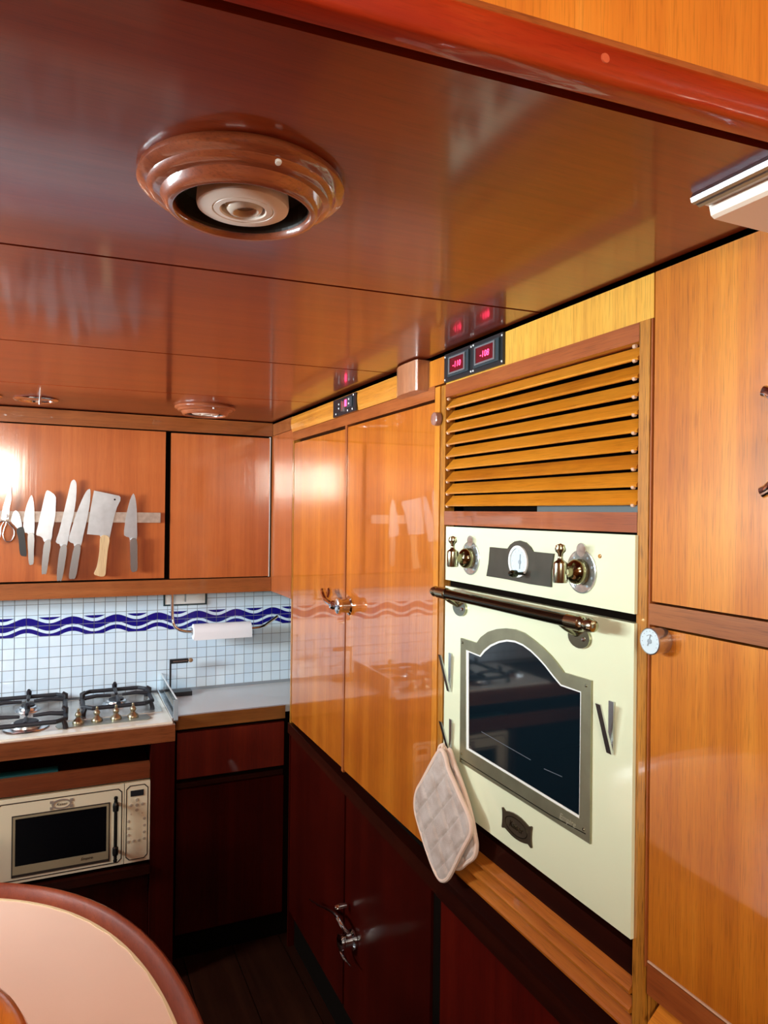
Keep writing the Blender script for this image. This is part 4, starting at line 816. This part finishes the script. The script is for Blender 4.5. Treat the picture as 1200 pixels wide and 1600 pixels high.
# ------------------------------------------------------------------ ceiling fittings
def ceiling_spot(x, y, sc, lab):
    t = thing('ceiling_spotlight', lab, 'ceiling light', (x, y, 2.02), 'turned wooden ceiling spotlights')
    def L(prof): return [(r*sc, h*sc) for r, h in prof]
    part('wooden_ring', lathe(bmesh.new(), (x, y, 2.02), (0, 0, -1), L([(0.112, 0), (0.1145, 0.003), (0.1145, 0.008), (0.110, 0.012), (0.104, 0.014), (0.101, 0.019), (0.096, 0.021), (0.090, 0.022), (0.087, 0.028), (0.084, 0.0325), (0.080, 0.0345), (0.0765, 0.0345), (0.0745, 0.032), (0.0735, 0.026), (0.0735, 0.018)]), 64), lamp_w, t, smooth=True)
    part('recess', lathe(bmesh.new(), (x, y, 2.0196), (0, 0, -1), L([(0.0736, 0.027), (0.0730, 0.024), (0.0725, 0.003), (0.0, 0.003)]), 48), plain('recess_black', (0.02, 0.015, 0.01), 0.3), t)
    c_ = part('cream_disc', lathe(bmesh.new(), (x, y, 2.0196), (0, 0, -1), L([(0.050, 0.003), (0.0515, 0.024), (0.0505, 0.0275), (0.048, 0.029), (0.0345, 0.030), (0.0335, 0.0280), (0.0325, 0.030), (0.026, 0.0305), (0.0245, 0.0290), (0.0240, 0.020), (0.0, 0.020)]), 48), lampcream, t, smooth=True)
    part('swivel_lens', lathe(bmesh.new(), (x, y, 2.0196), (0.10, 0.0, -1), L([(0.0215, 0.018), (0.0210, 0.0275), (0.0175, 0.0315), (0.0145, 0.0320), (0.0125, 0.0305), (0.0105, 0.0255), (0.0, 0.0240)]), 32), lens, c_, smooth=True)
    part('lens_shade', lathe(bmesh.new(), (x, y, 2.0196), (0.10, 0.0, -1), L([(0.0110, 0.0262), (0.0, 0.0268)]), 20), plain('dark_lens', (0.08, 0.05, 0.035), 0.1, coat=1.0), c_)
    part('screw', lathe(bmesh.new(), (x+0.012*sc, y-0.100*sc, 2.02-0.0165*sc), (0, -0.4, -1), [(0.0035, 0), (0.0040, 0.001), (0.0030, 0.003), (0, 0.0035)], 12), white_p, t, smooth=True)
ceiling_spot(0.1835, 0.800, 1.0, 'large turned wooden ceiling spotlight nearest the viewer')
ceiling_spot(0.464, 2.575, 0.93, 'far turned wooden ceiling spotlight above the galley corner')
def ring_light(x, y, lab, name='ceiling_ring', sc=1.0):
    t = thing(name, lab, 'ceiling fitting', (x, y, 2.02), 'chrome ceiling fittings')
    part('flange', lathe(bmesh.new(), (x, y, 2.02), (0, 0, -1), [(0.068*sc, 0), (0.070*sc, 0.003), (0.066*sc, 0.007), (0.056*sc, 0.009), (0.050*sc, 0.006), (0.048*sc, 0.001)], 40), chrome, t, smooth=True)
    part('bowl', lathe(bmesh.new(), (x, y, 2.0195), (0, 0, -1), [(0.048*sc, 0.001), (0.02*sc, 0.003), (0, 0.003)], 32), steel, t, smooth=True)
    return t
t = ring_light(-0.080, 2.672, 'chrome round ceiling fitting with a hanging pin above the knives')
part('pin', tube(bmesh.new(), [(-0.067, 2.60, 2.02), (-0.067, 2.60, 2.006), (-0.067, 2.60, 1.992)], [0.003, 0.0045, 0.0055], 10), chrome, t, smooth=True)
ring_light(-0.235, 2.66, 'chrome round ceiling fitting cut off by the left frame edge', sc=0.8)
fx = thing('strip_light', 'chrome-edged strip light with cream cover in the upper right ceiling corner', 'ceiling light', (0.73, 0.55, 2.02))
part('mount', B((0.664, 0.790, 0.506, 0.598, 2.010, 2.0198)), white_p, fx)
bm = bmesh.new(); pr2 = [(0.655, 2.0198), (0.652, 2.014), (0.6535, 2.009), (0.658, 2.0075), (0.6600, 2.0095), (0.6625, 2.0075), (0.6665, 2.0060), (0.6700, 2.0085), (0.6700, 2.0198)]
A_ = [bm.verts.new((x, 0.500, z)) for x, z in pr2]; B_ = [bm.verts.new((x, 0.5985, z)) for x, z in pr2]; bm.faces.new(A_); bm.faces.new(B_)
for i in range(len(pr2)): j = (i+1) % len(pr2); bm.faces.new((A_[i], A_[j], B_[j], B_[i]))
part('chrome_edge', bm, plain('satin_chrome_edge', (0.50, 0.56, 0.62), 0.30, metal=1.0), fx)
part('cover', P([(0.679, 2.012), (0.683, 1.999), (0.688, 1.996), (0.787, 1.996), (0.790, 2.012)], 'y', 0.506, 0.597), diffus, fx, bev=0.001)

# ------------------------------------------------------------------ table with raised rim
def sup(a, b1, b2, n, scale_in=0.0, N=96):
    out = []
    for i in range(N):
        t_ = 2*math.pi*i/N; c, s = math.cos(t_), math.sin(t_)
        b_ = b1 if s > 0 else b2
        out.append((-0.44 + math.copysign(abs(c)**(2/n), c)*(a-scale_in), 1.0 + math.copysign(abs(s)**(2/n), s)*(b_-scale_in)))
    return out
tb = thing('saloon_table', 'round-ended table with pale pink top and raised varnished wooden rim', 'table', (-0.44, 1.1, 0.0))
bm = bmesh.new(); prof = [(0.0, 0.750), (-0.003, 0.757), (-0.003, 0.790), (0.0, 0.797), (0.005, 0.800), (0.009, 0.799), (0.013, 0.794), (0.030, 0.781), (0.036, 0.778), (0.036, 0.750)]
rr = [[bm.verts.new((x, y, z)) for x, y in sup(0.672, 0.895, 0.33, 2.5, o_)] for o_, z in prof]
for r0_, r1_ in zip(rr, rr[1:]+rr[:1]):
    for i in range(96): j = (i+1) % 96; bm.faces.new((r0_[i], r0_[j], r1_[j], r1_[i]))
part('rim', bm, rim_x, tb, smooth=True)
part('top', P(sup(0.672, 0.895, 0.33, 2.5, 0.0355), 'z', 0.752, 0.7795), tablem, tb)
def wob(i): return 0.0012*math.sin(i*1.7)+0.0009*math.sin(i*4.3+1)
bm = bmesh.new(); o1 = sup(0.672, 0.895, 0.33, 2.5, 0.033, 192); o2 = sup(0.672, 0.895, 0.33, 2.5, 0.0385, 192)
frame(bm, o1, [(x+wob(i), y+wob(i+9)) for i, (x, y) in enumerate(o2)], 'z', 0.7790, 0.7808)
part('sealant_line', bm, plain('yellowed_sealant', (0.78, 0.62, 0.36), 0.5), tb)
part('pedestal', lathe(bmesh.new(), (-0.44, 1.1, 0.0), (0, 0, 1), [(0, 0), (0.20, 0), (0.20, 0.03), (0.06, 0.05), (0.05, 0.70), (0.12, 0.74), (0.12, 0.752), (0, 0.752)], 28), dark_z, tb, smooth=True)

gr = thing('grab_rail', 'curved glossy orange wooden rail in the lower left corner, nearest the viewer', 'rail', (-0.2, 0.45, 0.0))
gr_m = wood('orange_rail_wood', (0.70, 0.16, 0.02), (0.85, 0.27, 0.03), (0.95, 0.42, 0.05), grain='y', pore=0.15)
part('rail', tube(bmesh.new(), smooth_path([(-0.62, 0.60, 1.25), (-0.40, 0.700, 1.25), (-0.24, 0.716, 1.25), (-0.135, 0.690, 1.246), (-0.079, 0.646, 1.246), (-0.052, 0.597, 1.246), (-0.050, 0.54, 1.243), (-0.065, 0.46, 1.243)], 8), 0.036, 20), gr_m, gr, smooth=True)
part('post', tube(bmesh.new(), [(-0.58, 0.61, 0.0), (-0.58, 0.61, 1.24)], 0.020, 14), gr_m, gr, smooth=True)
part('post', tube(bmesh.new(), [(-0.055, 0.48, 0.0), (-0.055, 0.48, 1.24)], 0.020, 14), gr_m, gr, smooth=True)
